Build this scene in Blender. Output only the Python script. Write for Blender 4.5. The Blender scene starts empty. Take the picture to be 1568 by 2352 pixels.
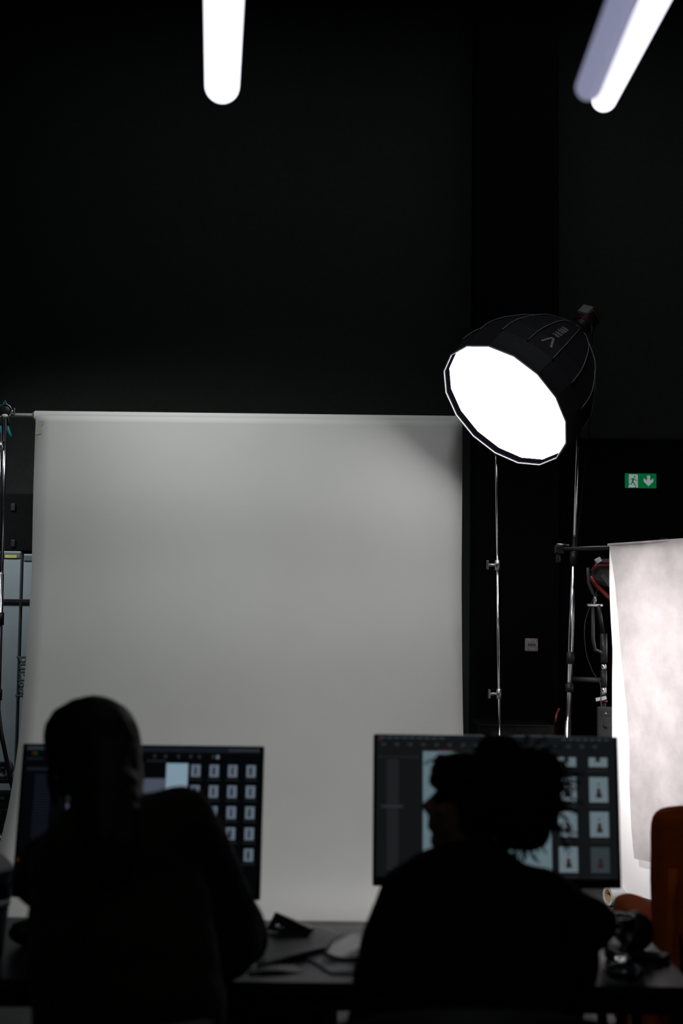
import bpy, bmesh, math, random
from mathutils import Vector, Matrix, Euler, Quaternion
R = math.radians
random.seed(7)
scn = bpy.context.scene
C = scn.collection

# ------------------------------------------------------------------ camera
W, H, FPX = 1568.0, 2352.0, 3267.0
PITCH, ROLL, CAMZ = 4.55, 0.7, 1.5
cd = bpy.data.cameras.new('camera'); cam = bpy.data.objects.new('camera', cd); C.objects.link(cam)
cd.sensor_fit = 'VERTICAL'; cd.sensor_height = 36.0; cd.sensor_width = 24.0
cd.lens = 36.0 * FPX / H
cam.location = (0, 0, CAMZ)
CR = (Matrix.Rotation(R(90 + PITCH), 3, 'X') @ Matrix.Rotation(R(ROLL), 3, 'Z'))
cam.rotation_euler = CR.to_euler()
cd.clip_start = 0.05
cd.dof.use_dof = True; cd.dof.focus_distance = 8.6; cd.dof.aperture_fstop = 2.8; cd.dof.aperture_blades = 0
scn.camera = cam
def ray(px, py):
    return CR @ Vector(((px - W/2)/FPX, (H/2 - py)/FPX, -1.0))
def at(px, py, D):
    d = ray(px, py); return Vector((0, 0, CAMZ)) + d * (D / d.y)
def atz(px, py, z):
    d = ray(px, py); return Vector((0, 0, CAMZ)) + d * ((z - CAMZ) / d.z)

# ------------------------------------------------------------------ view, world, lights
vs = scn.view_settings
vs.view_transform = 'Standard'; vs.look = 'None'; vs.exposure = 0.0; vs.gamma = 1.0; vs.use_curve_mapping = False
wd = bpy.data.worlds.new('world'); scn.world = wd; wd.use_nodes = True
wd.node_tree.nodes['Background'].inputs[0].default_value = (0.7, 0.8, 1.0, 1)
wd.node_tree.nodes['Background'].inputs[1].default_value = 0.0025
SOFTBOX = 9.5          # emission of the big softbox face
TUBE = 1.5              # emission of the ceiling tubes
def area(name, loc, target, size, power, color=(1, 1, 1), spread=180, sy=None):
    l = bpy.data.lights.new(name, 'AREA'); l.energy = power; l.color = color
    l.shape = 'RECTANGLE' if sy else 'DISK'; l.size = size
    if sy: l.size_y = sy
    l.spread = R(spread)
    o = bpy.data.objects.new(name, l); C.objects.link(o); o.location = loc
    o.rotation_euler = (Vector(target) - Vector(loc)).to_track_quat('-Z', 'Y').to_euler()
    return o
area('fill_over_set', (-1.2, 7.1, 4.5), (-0.95, 8.9, 2.3), 1.0, 10.2, (0.98, 1.0, 1.0), 84)  # unseen fill added to even out the paper, aimed at its upper left
area('fill_left_corner', (-3.3, 8.7, 3.5), (-2.45, 10.3, 1.9), 0.4, 9, (0.9, 0.97, 1.0), 90)  # lamp out of view, added to brighten the left cabinets and wall
area('fill_on_softbox', (0.2, 3.6, 6.5), (1.35, 8.4, 2.85), 0.6, 1.0, (0.95, 0.97, 1.0), 26)  # narrow beam added to lift the softbox shell and head, no visible source
area('fill_on_back_wall', (0.6, 9.3, 6.6), (0.6, 11.5, 3.9), 6.0, 4.6, (0.9, 1.0, 0.97), 110, 0.3)  # added wash, unseen, keeps the back wall from going fully black
area('fill_behind_camera', (0, -1.0, 5.5), (0, 2.2, 0.6), 1.0, 2.2, (0.85, 0.9, 1.0), 90)  # faint fill added behind the camera to lift the dark chair
area('studio_light_behind_sheet', (2.42, 8.25, 1.35), (1.75, 7.4, 1.15), 0.6, 27, (1.0, 0.95, 0.95), 112, 1.3)
area('fill_front_of_sheet', (-0.9, 4.6, 3.9), (1.75, 7.4, 0.9), 0.5, 8, (1.0, 0.95, 0.95), 34)  # unseen front fill added for the pale sheet, from the left

# ------------------------------------------------------------------ materials
M = {}
def mat(name, col, rough=0.6, metal=0.0, vary=0.12, scale=40, bump=0.0, emit=None, estr=0.0, trans=0.0, coat=0.0, spec=0.5, sheen=0.0, ior=1.45):
    m = bpy.data.materials.new(name); m.use_nodes = True; nt = m.node_tree
    b = nt.nodes['Principled BSDF']
    b.inputs['Roughness'].default_value = rough; b.inputs['Metallic'].default_value = metal
    b.inputs['Specular IOR Level'].default_value = spec
    b.inputs['Transmission Weight'].default_value = trans; b.inputs['Coat Weight'].default_value = coat
    b.inputs['Sheen Weight'].default_value = sheen; b.inputs['IOR'].default_value = ior
    tc = nt.nodes.new('ShaderNodeTexCoord'); n = nt.nodes.new('ShaderNodeTexNoise')
    n.inputs['Scale'].default_value = scale; n.inputs['Detail'].default_value = 4
    nt.links.new(tc.outputs['Object'], n.inputs['Vector'])
    r = nt.nodes.new('ShaderNodeValToRGB')
    r.color_ramp.elements[0].position = 0.3; r.color_ramp.elements[1].position = 0.7
    r.color_ramp.elements[0].color = [c*(1-vary) for c in col] + [1]
    r.color_ramp.elements[1].color = [min(1, c*(1+vary)) for c in col] + [1]
    nt.links.new(n.outputs['Fac'], r.inputs['Fac']); nt.links.new(r.outputs['Color'], b.inputs['Base Color'])
    if bump:
        bp = nt.nodes.new('ShaderNodeBump'); bp.inputs['Strength'].default_value = bump; bp.inputs['Distance'].default_value = 0.004
        nt.links.new(n.outputs['Fac'], bp.inputs['Height']); nt.links.new(bp.outputs['Normal'], b.inputs['Normal'])
    if emit:
        b.inputs['Emission Color'].default_value = (*emit, 1); b.inputs['Emission Strength'].default_value = estr
    M[name] = m; return m
mat('wall_black', (0.034, 0.037, 0.036), 0.85, bump=0.3, scale=25)
mat('wall_deep', (0.006, 0.006, 0.006), 0.9, scale=20, spec=0.1)
mat('floor_concrete', (0.05, 0.051, 0.054), 0.55, vary=0.25, scale=3)
mat('chrome', (0.9, 0.91, 0.95), 0.2, 1.0, vary=0.03)
mat('steel', (0.45, 0.45, 0.46), 0.35, 1.0, vary=0.1)
mat('black_metal', (0.012, 0.012, 0.013), 0.42)
mat('black_plastic', (0.008, 0.008, 0.009), 0.5)
mat('teal_plastic', (0.01, 0.27, 0.32), 0.45)
mat('red_plastic', (0.13, 0.003, 0.005), 0.4)
mat('backdrop_paper', (0.70, 0.71, 0.69), 0.85, vary=0.02, scale=2.5, bump=0.04)
mat('shadow_grey', (0.42, 0.42, 0.39), 0.7, vary=0.05)
mat('cardboard', (0.42, 0.26, 0.13), 0.8)
mat('softbox_fabric', (0.022, 0.022, 0.026), 0.62, scale=90, bump=0.4)
mat('softbox_lining', (0.0015, 0.0013, 0.002), 1.0, spec=0.0)
mat('bar_steel', (0.97, 0.97, 0.97), 0.35, 0.1)
mat('box_grey', (0.022, 0.024, 0.024), 0.6)
mat('softbox_piping', (0.55, 0.55, 0.6), 0.5)
mat('rib_grey', (0.35, 0.35, 0.37), 0.35)
mat('emblem_grey', (0.35, 0.35, 0.36), 0.6)
mat('mark_grey', (0.03, 0.03, 0.032), 0.6)
mat('diffuser_glow', (0.8, 0.8, 0.8), 0.6, emit=(1.0, 0.985, 1.0), estr=SOFTBOX)
mat('tube_glow', (0.8, 0.8, 0.85), 0.5, emit=(0.90, 0.87, 1.0), estr=TUBE)
mat('tube_dim', (0.3, 0.3, 0.4), 0.5, emit=(0.24, 0.25, 0.38), estr=0.9)
mat('cabinet_grey', (0.30, 0.345, 0.37), 0.5, vary=0.05, scale=8)
mat('cabinet_text', (0.10, 0.12, 0.13), 0.6)
mat('yellow_sticker', (0.55, 0.50, 0.12), 0.7)
mat('case_grey', (0.12, 0.14, 0.15), 0.5)
mat('hair_brown', (0.013, 0.007, 0.004), 0.55, scale=120, vary=0.4, bump=0.6, spec=0.12)
mat('hair_dark', (0.005, 0.004, 0.003), 0.7, scale=120, vary=0.4, bump=0.6, spec=0.05)
mat('skin', (0.16, 0.08, 0.06), 0.6, vary=0.08, spec=0.25)
mat('coat_brown', (0.017, 0.013, 0.008), 0.95, scale=70, bump=0.8, sheen=0.06, spec=0.1)
mat('jumper_black', (0.004, 0.004, 0.005), 0.95, scale=70, bump=0.6, spec=0.1)
mat('trousers', (0.010, 0.011, 0.016), 0.9, scale=80, spec=0.15)
mat('shoe', (0.02, 0.02, 0.02), 0.5)
mat('desk_top', (0.018, 0.018, 0.019), 0.36, vary=0.2, scale=12)
mat('monitor_plastic', (0.006, 0.006, 0.008), 0.45)
mat('print_dark', (0.020, 0.021, 0.019), 0.45, vary=0.5, scale=14)
mat('print_light', (0.32, 0.32, 0.33), 0.4, vary=0.15, scale=10)
mat('velvet_rust', (0.60, 0.11, 0.012), 0.9, scale=30, bump=0.4, spec=0.1)
mat('glass', (1, 1, 1), 0.01, trans=1.0, vary=0.0, ior=1.5)
mat('white_plastic', (0.62, 0.64, 0.64), 0.5, vary=0.04)
mat('lid_grey', (0.26, 0.27, 0.25), 0.5)
mat('chair_fabric', (0.085, 0.085, 0.095), 0.9, scale=100, bump=0.5, spec=0.2)
mat('chair_black', (0.010, 0.010, 0.009), 0.6)
mat('thermo_pink', (0.75, 0.55, 0.55), 0.6, vary=0.4, scale=60)
mat('lcd', (0.5, 0.55, 0.58), 0.3)
mat('lcd_glow', (0.02, 0.02, 0.03), 0.3, emit=(0.25, 0.4, 0.6), estr=0.8)
mat('sign_green', (0.0, 0.16, 0.05), 0.5, vary=0.03, emit=(0.0, 0.105, 0.028), estr=0.8)
mat('sign_white', (0.5, 0.55, 0.55), 0.5, vary=0.03, emit=(0.25, 0.28, 0.30), estr=0.8)
mat('wood_brown', (0.05, 0.035, 0.02), 0.6)
mat('lid_pale', (0.72, 0.75, 0.70), 0.5)
mat('cup_white', (0.95, 0.96, 0.96), 0.45, vary=0.02)
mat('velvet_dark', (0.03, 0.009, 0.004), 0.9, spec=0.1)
mat('velvet_lit', (0.85, 0.18, 0.02), 0.85, spec=0.1)  # lighter copy of the rust velvet, caught light painted into the piping
mat('tray_grey', (0.55, 0.55, 0.57), 0.5)
def screen(name, rgb):
    return mat(name, (0.004, 0.004, 0.005), 0.25, vary=0.0, emit=rgb, estr=1.0)
screen('scr_black', (0.0009, 0.0012, 0.0018)); screen('scr_bar', (0.006, 0.009, 0.012)); screen('scr_panel', (0.0055, 0.0065, 0.0075))
screen('scr_list', (0.007, 0.009, 0.015)); screen('scr_list_b', (0.019, 0.021, 0.024)); screen('scr_blue', (0.19, 0.27, 0.34)); screen('scr_mid', (0.06, 0.07, 0.10))
screen('scr_thumb', (0.10, 0.13, 0.165)); screen('scr_thumb_b', (0.11, 0.15, 0.17)); screen('scr_dim', (0.028, 0.036, 0.042))
screen('scr_fig', (0.018, 0.018, 0.028)); screen('scr_fig_b', (0.022, 0.012, 0.012)); screen('scr_image', (0.10, 0.15, 0.17))
screen('scr_red', (0.07, 0.008, 0.004)); screen('scr_green', (0.008, 0.05, 0.01)); screen('scr_orange', (0.11, 0.025, 0.004)); screen('scr_text', (0.03, 0.036, 0.042))

# paper lit through from behind: mottled fibre density
def paper_translucent(name, col, tcol, mottled):
    m = bpy.data.materials.new(name); m.use_nodes = True; nt = m.node_tree; nt.nodes.clear()
    out = nt.nodes.new('ShaderNodeOutputMaterial'); add = nt.nodes.new('ShaderNodeAddShader')
    d = nt.nodes.new('ShaderNodeBsdfDiffuse'); t = nt.nodes.new('ShaderNodeBsdfTranslucent')
    tc = nt.nodes.new('ShaderNodeTexCoord'); n = nt.nodes.new('ShaderNodeTexNoise'); n.inputs['Scale'].default_value = 5; n.inputs['Detail'].default_value = 9
    n.inputs['Roughness'].default_value = 0.62
    nt.links.new(tc.outputs['Object'], n.inputs['Vector'])
    for sh, c in ((d, col), (t, tcol)):
        r = nt.nodes.new('ShaderNodeValToRGB'); r.color_ramp.elements[0].position = 0.3; r.color_ramp.elements[1].position = 0.7
        r.color_ramp.elements[0].color = [x*(1-mottled) for x in c] + [1]; r.color_ramp.elements[1].color = [min(1, x*(1+mottled)) for x in c] + [1]
        nt.links.new(n.outputs['Fac'], r.inputs['Fac']); nt.links.new(r.outputs['Color'], sh.inputs['Color'])
    nt.links.new(d.outputs[0], add.inputs[0]); nt.links.new(t.outputs[0], add.inputs[1]); nt.links.new(add.outputs[0], out.inputs[0])
    M[name] = m
paper_translucent('white_paper', (0.5, 0.5, 0.5), (0.42, 0.41, 0.41), 0.02)
paper_translucent('diffusion', (0.35, 0.34, 0.34), (0.33, 0.315, 0.315), 0.17)

# ------------------------------------------------------------------ mesh helpers
def basis(z):
    z = Vector(z).normalized()
    a = Vector((0, 0, 1)) if abs(z.z) < 0.95 else Vector((1, 0, 0))
    x = a.cross(z).normalized(); y = z.cross(x).normalized()
    return x, y, z
class MB:
    def __init__(s): s.bm = bmesh.new()
    def face(s, vs, mi=0, smooth=False):
        try:
            f = s.bm.faces.new(vs); f.material_index = mi; f.smooth = smooth; return f
        except ValueError: return None
    def box(s, c, size, rot=None, mi=0, bev=0.0):
        t = bmesh.new(); bmesh.ops.create_cube(t, size=1.0)
        for v in t.verts: v.co = Vector((v.co.x*size[0], v.co.y*size[1], v.co.z*size[2]))
        if bev: bmesh.ops.bevel(t, geom=t.edges[:], offset=bev, segments=2, affect='EDGES', profile=0.6)
        rm = rot if rot is not None else Matrix.Identity(3)
        mp = {}
        for v in t.verts: mp[v] = s.bm.verts.new(Vector(c) + rm @ v.co)
        for f in t.faces: s.face([mp[v] for v in f.verts], mi)
        t.free(); return s
    def cone(s, p0, p1, r0, r1, seg=16, caps=True, mi=0, smooth=True):
        p0, p1 = Vector(p0), Vector(p1); x, y, z = basis(p1-p0)
        A = [s.bm.verts.new(p0 + (x*math.cos(a)+y*math.sin(a))*r0) for a in [2*math.pi*i/seg for i in range(seg)]]
        B = [s.bm.verts.new(p1 + (x*math.cos(a)+y*math.sin(a))*r1) for a in [2*math.pi*i/seg for i in range(seg)]]
        for i in range(seg): s.face([A[i], A[(i+1) % seg], B[(i+1) % seg], B[i]], mi, smooth)
        if caps: s.face(A[::-1], mi); s.face(B, mi)
        return s
    def tube(s, pts, r, seg=10, mi=0, caps=True):
        pts = [Vector(p) for p in pts]; n = len(pts); rings = []
        x = None
        for i, p in enumerate(pts):
            d = (pts[min(i+1, n-1)] - pts[max(i-1, 0)]).normalized()
            if x is None: x, y, _ = basis(d)
            else:
                x = (x - d*x.dot(d)).normalized(); y = d.cross(x)
            rr = r[i] if isinstance(r, (list, tuple)) else r
            rings.append([s.bm.verts.new(p + (x*math.cos(2*math.pi*k/seg) + y*math.sin(2*math.pi*k/seg))*rr) for k in range(seg)])
        for a, b in zip(rings, rings[1:]):
            for k in range(seg): s.face([a[k], a[(k+1) % seg], b[(k+1) % seg], b[k]], mi, True)
        if caps: s.face(rings[0][::-1], mi); s.face(rings[-1], mi)
        return s
    def lathe(s, o, axis, prof, seg=32, mi=0, smooth=True, closed=False, phase=0.0):
        # prof: list of (distance along axis, radius)
        o = Vector(o); x, y, z = basis(axis); rings = []
        for d, r in prof:
            if r < 1e-6: rings.append([s.bm.verts.new(o + z*d)])
            else: rings.append([s.bm.verts.new(o + z*d + (x*math.cos(phase+2*math.pi*k/seg)+y*math.sin(phase+2*math.pi*k/seg))*r) for k in range(seg)])
        prs = list(zip(rings, rings[1:]))
        if closed: prs.append((rings[-1], rings[0]))
        for a, b in prs:
            for k in range(seg):
                k2 = (k+1) % seg
                if len(a) == 1 and len(b) == 1: continue
                if len(a) == 1: s.face([a[0], b[k2], b[k]], mi, smooth)
                elif len(b) == 1: s.face([a[k], a[k2], b[0]], mi, smooth)
                else: s.face([a[k], a[k2], b[k2], b[k]], mi, smooth)
        return s
    def ell(s, c, r, rot=None, seg=20, rings=12, mi=0):
        c = Vector(c); rm = rot if rot is not None else Matrix.Identity(3); g = []
        r = (r, r, r) if isinstance(r, (int, float)) else r
        for i in range(rings+1):
            th = math.pi*i/rings
            if i in (0, rings): g.append([s.bm.verts.new(c + rm @ Vector((0, 0, r[2]*math.cos(th))))])
            else: g.append([s.bm.verts.new(c + rm @ Vector((r[0]*math.sin(th)*math.cos(p), r[1]*math.sin(th)*math.sin(p), r[2]*math.cos(th)))) for p in [2*math.pi*k/seg for k in range(seg)]])
        for a, b in zip(g, g[1:]):
            for k in range(seg):
                k2 = (k+1) % seg
                if len(a) == 1: s.face([a[0], b[k], b[k2]], mi, True)
                elif len(b) == 1: s.face([a[k2], a[k], b[0]], mi, True)
                else: s.face([a[k], b[k], b[k2], a[k2]], mi, True)
        return s
    def cap(s, p0, p1, r0, r1, seg=16):
        # tapered capsule
        p0, p1 = Vector(p0), Vector(p1); L = (p1-p0).length
        prof = [(-r0*math.cos(t), r0*math.sin(t)) for t in [math.pi/2*i/5 for i in range(6)]]
        prof += [(L + r1*math.sin(t), r1*math.cos(t)) for t in [math.pi/2*i/5 for i in range(6)]]
        prof[0] = (prof[0][0], 0); prof[-1] = (prof[-1][0], 0)
        return s.lathe(p0, p1-p0, prof, seg)
    def chain(s, pts, rs):
        for i in range(len(pts)-1): s.cap(pts[i], pts[i+1], rs[i], rs[i+1])
        return s
    def prism(s, o, u, v, pts, depth, mi=0):
        # polygon pts in (u, v) at o, extruded along u x v by depth
        o, u, v = Vector(o), Vector(u), Vector(v); n = u.cross(v).normalized()
        A = [s.bm.verts.new(o + u*a + v*b) for a, b in pts]; B = [s.bm.verts.new(o + u*a + v*b + n*depth) for a, b in pts]
        s.face(A[::-1], mi); s.face(B, mi)
        for i in range(len(pts)): j = (i+1) % len(pts); s.face([A[i], A[j], B[j], B[i]], mi)
        return s
    def build(s, name, m, parent=None, origin=None, normals=True, bevel=0.0):
        if normals: bmesh.ops.recalc_face_normals(s.bm, faces=s.bm.faces[:])
        me = bpy.data.meshes.new(name)
        o = bpy.data.objects.new(name, me); C.objects.link(o)
        base = Vector((0, 0, 0))
        if parent is not None:
            base = WL(parent)
        elif origin is not None: base = Vector(origin); o.location = base
        for v in s.bm.verts: v.co -= base
        s.bm.to_mesh(me); s.bm.free()
        for mm in (m if isinstance(m, (list, tuple)) else [m]): me.materials.append(M[mm])
        if parent is not None: o.parent = parent
        if bevel:
            b = o.modifiers.new('bevel', 'BEVEL'); b.width = bevel; b.segments = 2; b.limit_method = 'ANGLE'
        return o
def WL(o):
    v = Vector((0, 0, 0))
    while o is not None: v += o.location; o = o.parent
    return v
def tag(o, label=None, cat=None, group=None, kind=None):
    if label: o['label'] = label
    if cat: o['category'] = cat
    if group: o['group'] = group
    if kind: o['kind'] = kind
    return o
def thing(name, label, cat, loc, group=None):
    o = bpy.data.objects.new(name, None); C.objects.link(o); o.location = loc; o.empty_display_size = 0.1
    return tag(o, label, cat, group)
def freeze(o, mods):
    """evaluate modifiers into the mesh (no operators)"""
    for kind, kw in mods:
        md = o.modifiers.new(kind.lower(), kind)
        for k, v in kw.items(): setattr(md, k, v)
    bpy.context.view_layer.update()
    dg = bpy.context.evaluated_depsgraph_get(); old = o.data
    me = bpy.data.meshes.new_from_object(o.evaluated_get(dg)); o.modifiers.clear(); o.data = me
    if not me.materials and old.materials:
        for m in old.materials: me.materials.append(m)
    for p in me.polygons: p.use_smooth = True
    return o
def fuse(o, voxel=0.008, smooth=6):
    return freeze(o, [('REMESH', dict(mode='VOXEL', voxel_size=voxel)), ('SMOOTH', dict(factor=0.5, iterations=smooth))])
def wrinkle(o, scale, strength):
    t = bpy.data.textures.new('folds', 'CLOUDS'); t.noise_scale = scale
    d = o.modifiers.new('folds', 'DISPLACE'); d.texture = t; d.strength = strength; d.mid_level = 0.5; d.texture_coords = 'LOCAL'
def subdiv(o, n=2):
    m = o.modifiers.new('subdiv', 'SUBSURF'); m.levels = n; m.render_levels = n

# ------------------------------------------------------------------ the room
BW = 11.5      # back wall
def struct(o): o['kind'] = 'structure'; return o
struct(MB().box((0.5, 5, -0.05), (13, 14, 0.1)).build('floor', 'floor_concrete', origin=(0, 0, 0)))
struct(MB().box((0.5, BW+0.1, 3.4), (13, 0.2, 6.8)).build('wall_back', 'wall_black'))
struct(MB().box((-6.1, 5, 3.4), (0.2, 14, 6.8)).build('wall_left', 'wall_black'))
struct(MB().box((7.1, 5, 3.4), (0.2, 14, 6.8)).build('wall_right', 'wall_black'))
struct(MB().box((0.5, -2.1, 3.4), (13.4, 0.2, 6.8)).build('wall_front', 'wall_black'))
struct(MB().box((0.5, 5, 6.85), (13.4, 14.4, 0.1)).build('ceiling', 'wall_black'))
pl, pr = at(1097, 800, 10.9).x, at(1283, 800, 10.9).x
struct(MB().box(((pl+pr)/2, 11.2, 3.4), (pr-pl, 0.6, 6.8)).build('trim_1', 'wall_deep'))
zt = at(1450, 1010, BW).z
struct(MB().box(((pr+6.9)/2, BW-0.015, zt/2), (6.9-pr, 0.03, zt)).build('trim_2', 'wall_deep'))

# ------------------------------------------------------------------ grey paper backdrop
XL, XR, YB = -1.94, 0.765, 8.9
rz = at(560, 962, YB).z
bk = thing('paper_backdrop', 'wide grey seamless paper backdrop hanging from a roll and sweeping onto the floor', 'backdrop', ((XL+XR)/2, YB, 0))
prof = [(YB-0.035, rz), (YB-0.034, 2.3), (YB-0.02, 1.8), (8.80, 1.28), (8.70, 0.88), (8.56, 0.58), (8.38, 0.34), (8.15, 0.16), (7.90, 0.06), (7.55, 0.014), (7.0, 0.006), (6.4, 0.006)]
def catmull(P, n=8):
    out = []; 
    for i in range(len(P)-1):
        p0 = P[max(i-1, 0)]; p1 = P[i]; p2 = P[i+1]; p3 = P[min(i+2, len(P)-1)]
        for k in range(n):
            t = k/n
            out.append(tuple(0.5*((2*b)+(-a+c)*t+(2*a-5*b+4*c-d)*t*t+(-a+3*b-3*c+d)*t**3) for a, b, c, d in zip(p0, p1, p2, p3)))
    out.append(tuple(P[-1])); return out
pc = catmull(prof)
mb = MB(); nx = 28; g = []
for i, (y, z) in enumerate(pc):
    row = []
    for k in range(nx+1):
        u = k/nx; x = XL+0.012 + (XR-XL-0.024)*u
        e = min(1, max(0, (2.75-z)/1.2)) * min(1, z/0.3)
        yy = y + 0.012*math.sin(u*7+z*1.3)*e - 0.018*e*(abs(2*u-1)**8)
        row.append(mb.bm.verts.new((x, yy, max(z, 0.004))))
    g.append(row)
for a, b in zip(g, g[1:]):
    for k in range(nx): mb.face([a[k], a[k+1], b[k+1], b[k]], 0, True)
o = mb.build('paper_sheet', 'backdrop_paper', bk)
sd = o.modifiers.new('thick', 'SOLIDIFY'); sd.thickness = 0.0008
MB().lathe((XL, YB, rz), (1, 0, 0), [(0, 0.022), (0, 0.035), (XR-XL, 0.035), (XR-XL, 0.022)], 32, closed=True, smooth=False).build('paper_roll', 'backdrop_paper', bk)
MB().lathe((XL-0.012, YB, rz), (1, 0, 0), [(0, 0.020), (0, 0.0275), (XR-XL+0.024, 0.0275), (XR-XL+0.024, 0.020)], 24, closed=True).build('cardboard_core', 'cardboard', bk)
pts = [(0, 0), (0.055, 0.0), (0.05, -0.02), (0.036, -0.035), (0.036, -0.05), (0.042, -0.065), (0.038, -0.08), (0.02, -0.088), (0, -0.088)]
tag(MB().prism((XL+0.014, YB-0.0400, rz-0.034), (1, 0, 0), (0, 0, 1), pts, 0.0006).build('clamp_shadow_patch', 'shadow_grey', bk), 'ragged painted clamp shadow in the top left corner')  # shadow of the clamp, put in as a thin darker grey piece
# steel crossbar through the roll
bp0, bp1 = at(16, 953, YB), Vector((XR+0.25, YB, rz))
bp0.z = rz + 0.006
cb = thing('crossbar', 'thin shiny steel bar carrying the grey backdrop roll', 'crossbar', bp0)
MB().cone(bp0, bp1, 0.0125, 0.0125, 14).build('bar', 'bar_steel', cb)

# ------------------------------------------------------------------ stands
def c_stand(name, label, top, foot, r=0.013, knuckles=(), sleeves=(), legs=0.42, group=None, legz=0.34, rot=0.3, mirror=1, mats=('chrome', 'chrome')):
    top, foot = Vector(top), Vector(foot)
    t = thing(name, label, 'stand', (foot.x, foot.y, 0), group)
    ax = (foot-top)
    z0 = top + ax*0.36; z1 = top + ax*0.70
    MB().cone(top, z0, r*0.8, r*0.8).build('upper_tube', mats[0], t)
    MB().cone(z0, z1, r, r).build('middle_tube', mats[0], t)
    MB().cone(z1, foot + Vector((0, 0, 0.06)), r*1.25, r*1.25).build('base_tube', mats[1], t)
    for f, side in knuckles:
        p = top + ax*f; d = ax.normalized()
        k = MB().cone(p - d*0.03, p + d*0.03, r*1.9, r*1.9).build('collar', 'steel', t)
        MB().tube([p + Vector((0, -0.0, 0)), p + Vector((side*0.055, -0.01, 0))], 0.009).box(p + Vector((side*0.06, -0.01, 0)), (0.012, 0.018, 0.055), bev=0.003).build('wing_knob', 'steel', k)
    for f, l in sleeves:
        p = top + ax*f; d = ax.normalized()
        MB().cone(p - d*l/2, p + d*l/2, r*1.5, r*1.5).build('black_sleeve', 'black_plastic', t)
    for i in range(3):
        a = rot + i*2*math.pi/3; dx = Vector((math.cos(a), math.sin(a), 0)); b = foot + Vector((0, 0, 0.10 + 0.04*i))
        lg = MB().tube([b + dx*0.01, b + dx*0.06 + Vector((0, 0, 0.03)), b + dx*0.12 + Vector((0, 0, 0.02)), Vector((foot.x, foot.y, 0.022)) + dx*(legs-0.04), Vector((foot.x, foot.y, 0.014)) + dx*legs], 0.0115).build('leg', mats[1], t)
        MB().cone(Vector((foot.x, foot.y, 0.0)) + dx*legs, Vector((foot.x, foot.y, 0.03)) + dx*legs, 0.016, 0.014).build('rubber_foot', 'black_plastic', lg)
    return t
def floorpt(px, py, D):
    p = at(px, py, D); p.z = 0; return p
def lean(px0, py0, px1, py1, D):
    a, b = at(px0, py0, D), at(px1, py1, D); d = (b-a); return a, a + d*(a.z/(a.z-b.z))
# thin stand behind the softbox
a, b = lean(1139, 1040, 1147, 1690, 8.55); a = a + (a-b).normalized()*0.35
c_stand('grip_stand', 'thin chrome grip stand with two clamp collars, left of the thick stand', a, b, 0.0085, knuckles=((0.355, -1), (0.62, -1)), rot=0.9)
# left stand
a, b = lean(13, 955, -6, 1700, 9.0)
c_stand('backdrop_stand', 'chrome backdrop stand at the left end of the grey paper roll', a + Vector((0, 0, 0.0)), b, 0.015, knuckles=(), sleeves=((0.46, 0.08), (0.63, 0.07)), legs=0.5, rot=0.25)
a2, b2 = lean(3, 975, -22, 1700, 8.93)
c_stand('backdrop_stand', 'second chrome stand pressed close beside the left backdrop stand, partly outside the picture', a2, b2, 0.013, knuckles=((0.05, -1),), rot=1.3, legs=0.45)
a3, b3 = Vector((XR+0.22, YB+0.03, rz+0.05)), Vector((XR+0.2, YB+0.03, 0))
# curved chrome leg lower left
p = [at(-12, 1560, 8.75), at(2, 1680, 8.72), at(24, 1790, 8.7), at(36, 1838, 8.68), at(48, 1862, 8.66), at(70, 1885, 8.7)]
lg = thing('curved_leg_stand', 'dark curved metal stand with shiny bend left of the grey paper', 'stand', (p[1].x, p[1].y, 0))
MB().tube([p[0] + Vector((-0.1, 0, 0.35))] + p[:4], 0.013).build('upright', 'black_metal', lg)
MB().tube(p[3:] + [Vector((p[5].x+0.02, p[5].y+0.02, 0.0))], 0.013).build('curved_foot', 'chrome', lg)
MB().tube([p[0] + Vector((-0.1, 0, 0.35)), Vector((p[0].x-0.45, p[0].y+0.05, 0.0))], 0.013).build('rear_leg', 'black_metal', lg)
# teal spring clamp
cc = at(12, 945, 8.86)
cl = thing('spring_clamp', 'teal-handled spring clamp gripping the left end of the crossbar', 'clamp', cc)
u = Vector((1, 0, 0)); v = Vector((0, 0, 1))
S = 1/365.0
MB().lathe(cc + Vector((0, 0.02, 0)), (0, -1, 0), [(0, 0), (0, 0.040), (0.012, 0.045), (0.028, 0.042), (0.036, 0.025), (0.038, 0)], 24).build('clamp_body', 'black_metal', cl)
MB().ell(cc + Vector((0.004, -0.024, -0.030)), (0.020, 0.008, 0.011)).build('steel_pad', 'bar_steel', cl)
MB().lathe(cc + Vector((0, -0.012, 0)), (0, -1, 0), [(0, 0.041), (0, 0.047), (0.006, 0.047), (0.006, 0.041)], 28, closed=True).build('body_ring', 'steel', cl)
MB().tube([cc + Vector((0.02, -0.01, 0.02)), cc + Vector((0.008, -0.01, 0.05)), cc + Vector((0.0, -0.01, 0.068)), cc + Vector((-0.008, -0.01, 0.05)), cc + Vector((-0.02, -0.01, 0.02))], 0.004).build('hanging_loop', 'teal_plastic', cl)
for sgn in (-1, 1):
    h = MB().tube([cc + Vector((sgn*0.018, -0.005, -0.02)), cc + Vector((sgn*0.026, -0.008, -0.06)), cc + Vector((sgn*0.024, -0.008, -0.095))], 0.008).build('jaw_arm', 'black_metal', cl)
    MB().tube([cc + Vector((sgn*0.023, -0.009, -0.088)), cc + Vector((sgn*0.025, -0.010, -0.115)), cc + Vector((sgn*0.034, -0.011, -0.14)), cc + Vector((sgn*0.043, -0.011, -0.16))], [0.006, 0.010, 0.010, 0.007]).build('handle_grip', 'teal_plastic', cl)
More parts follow.
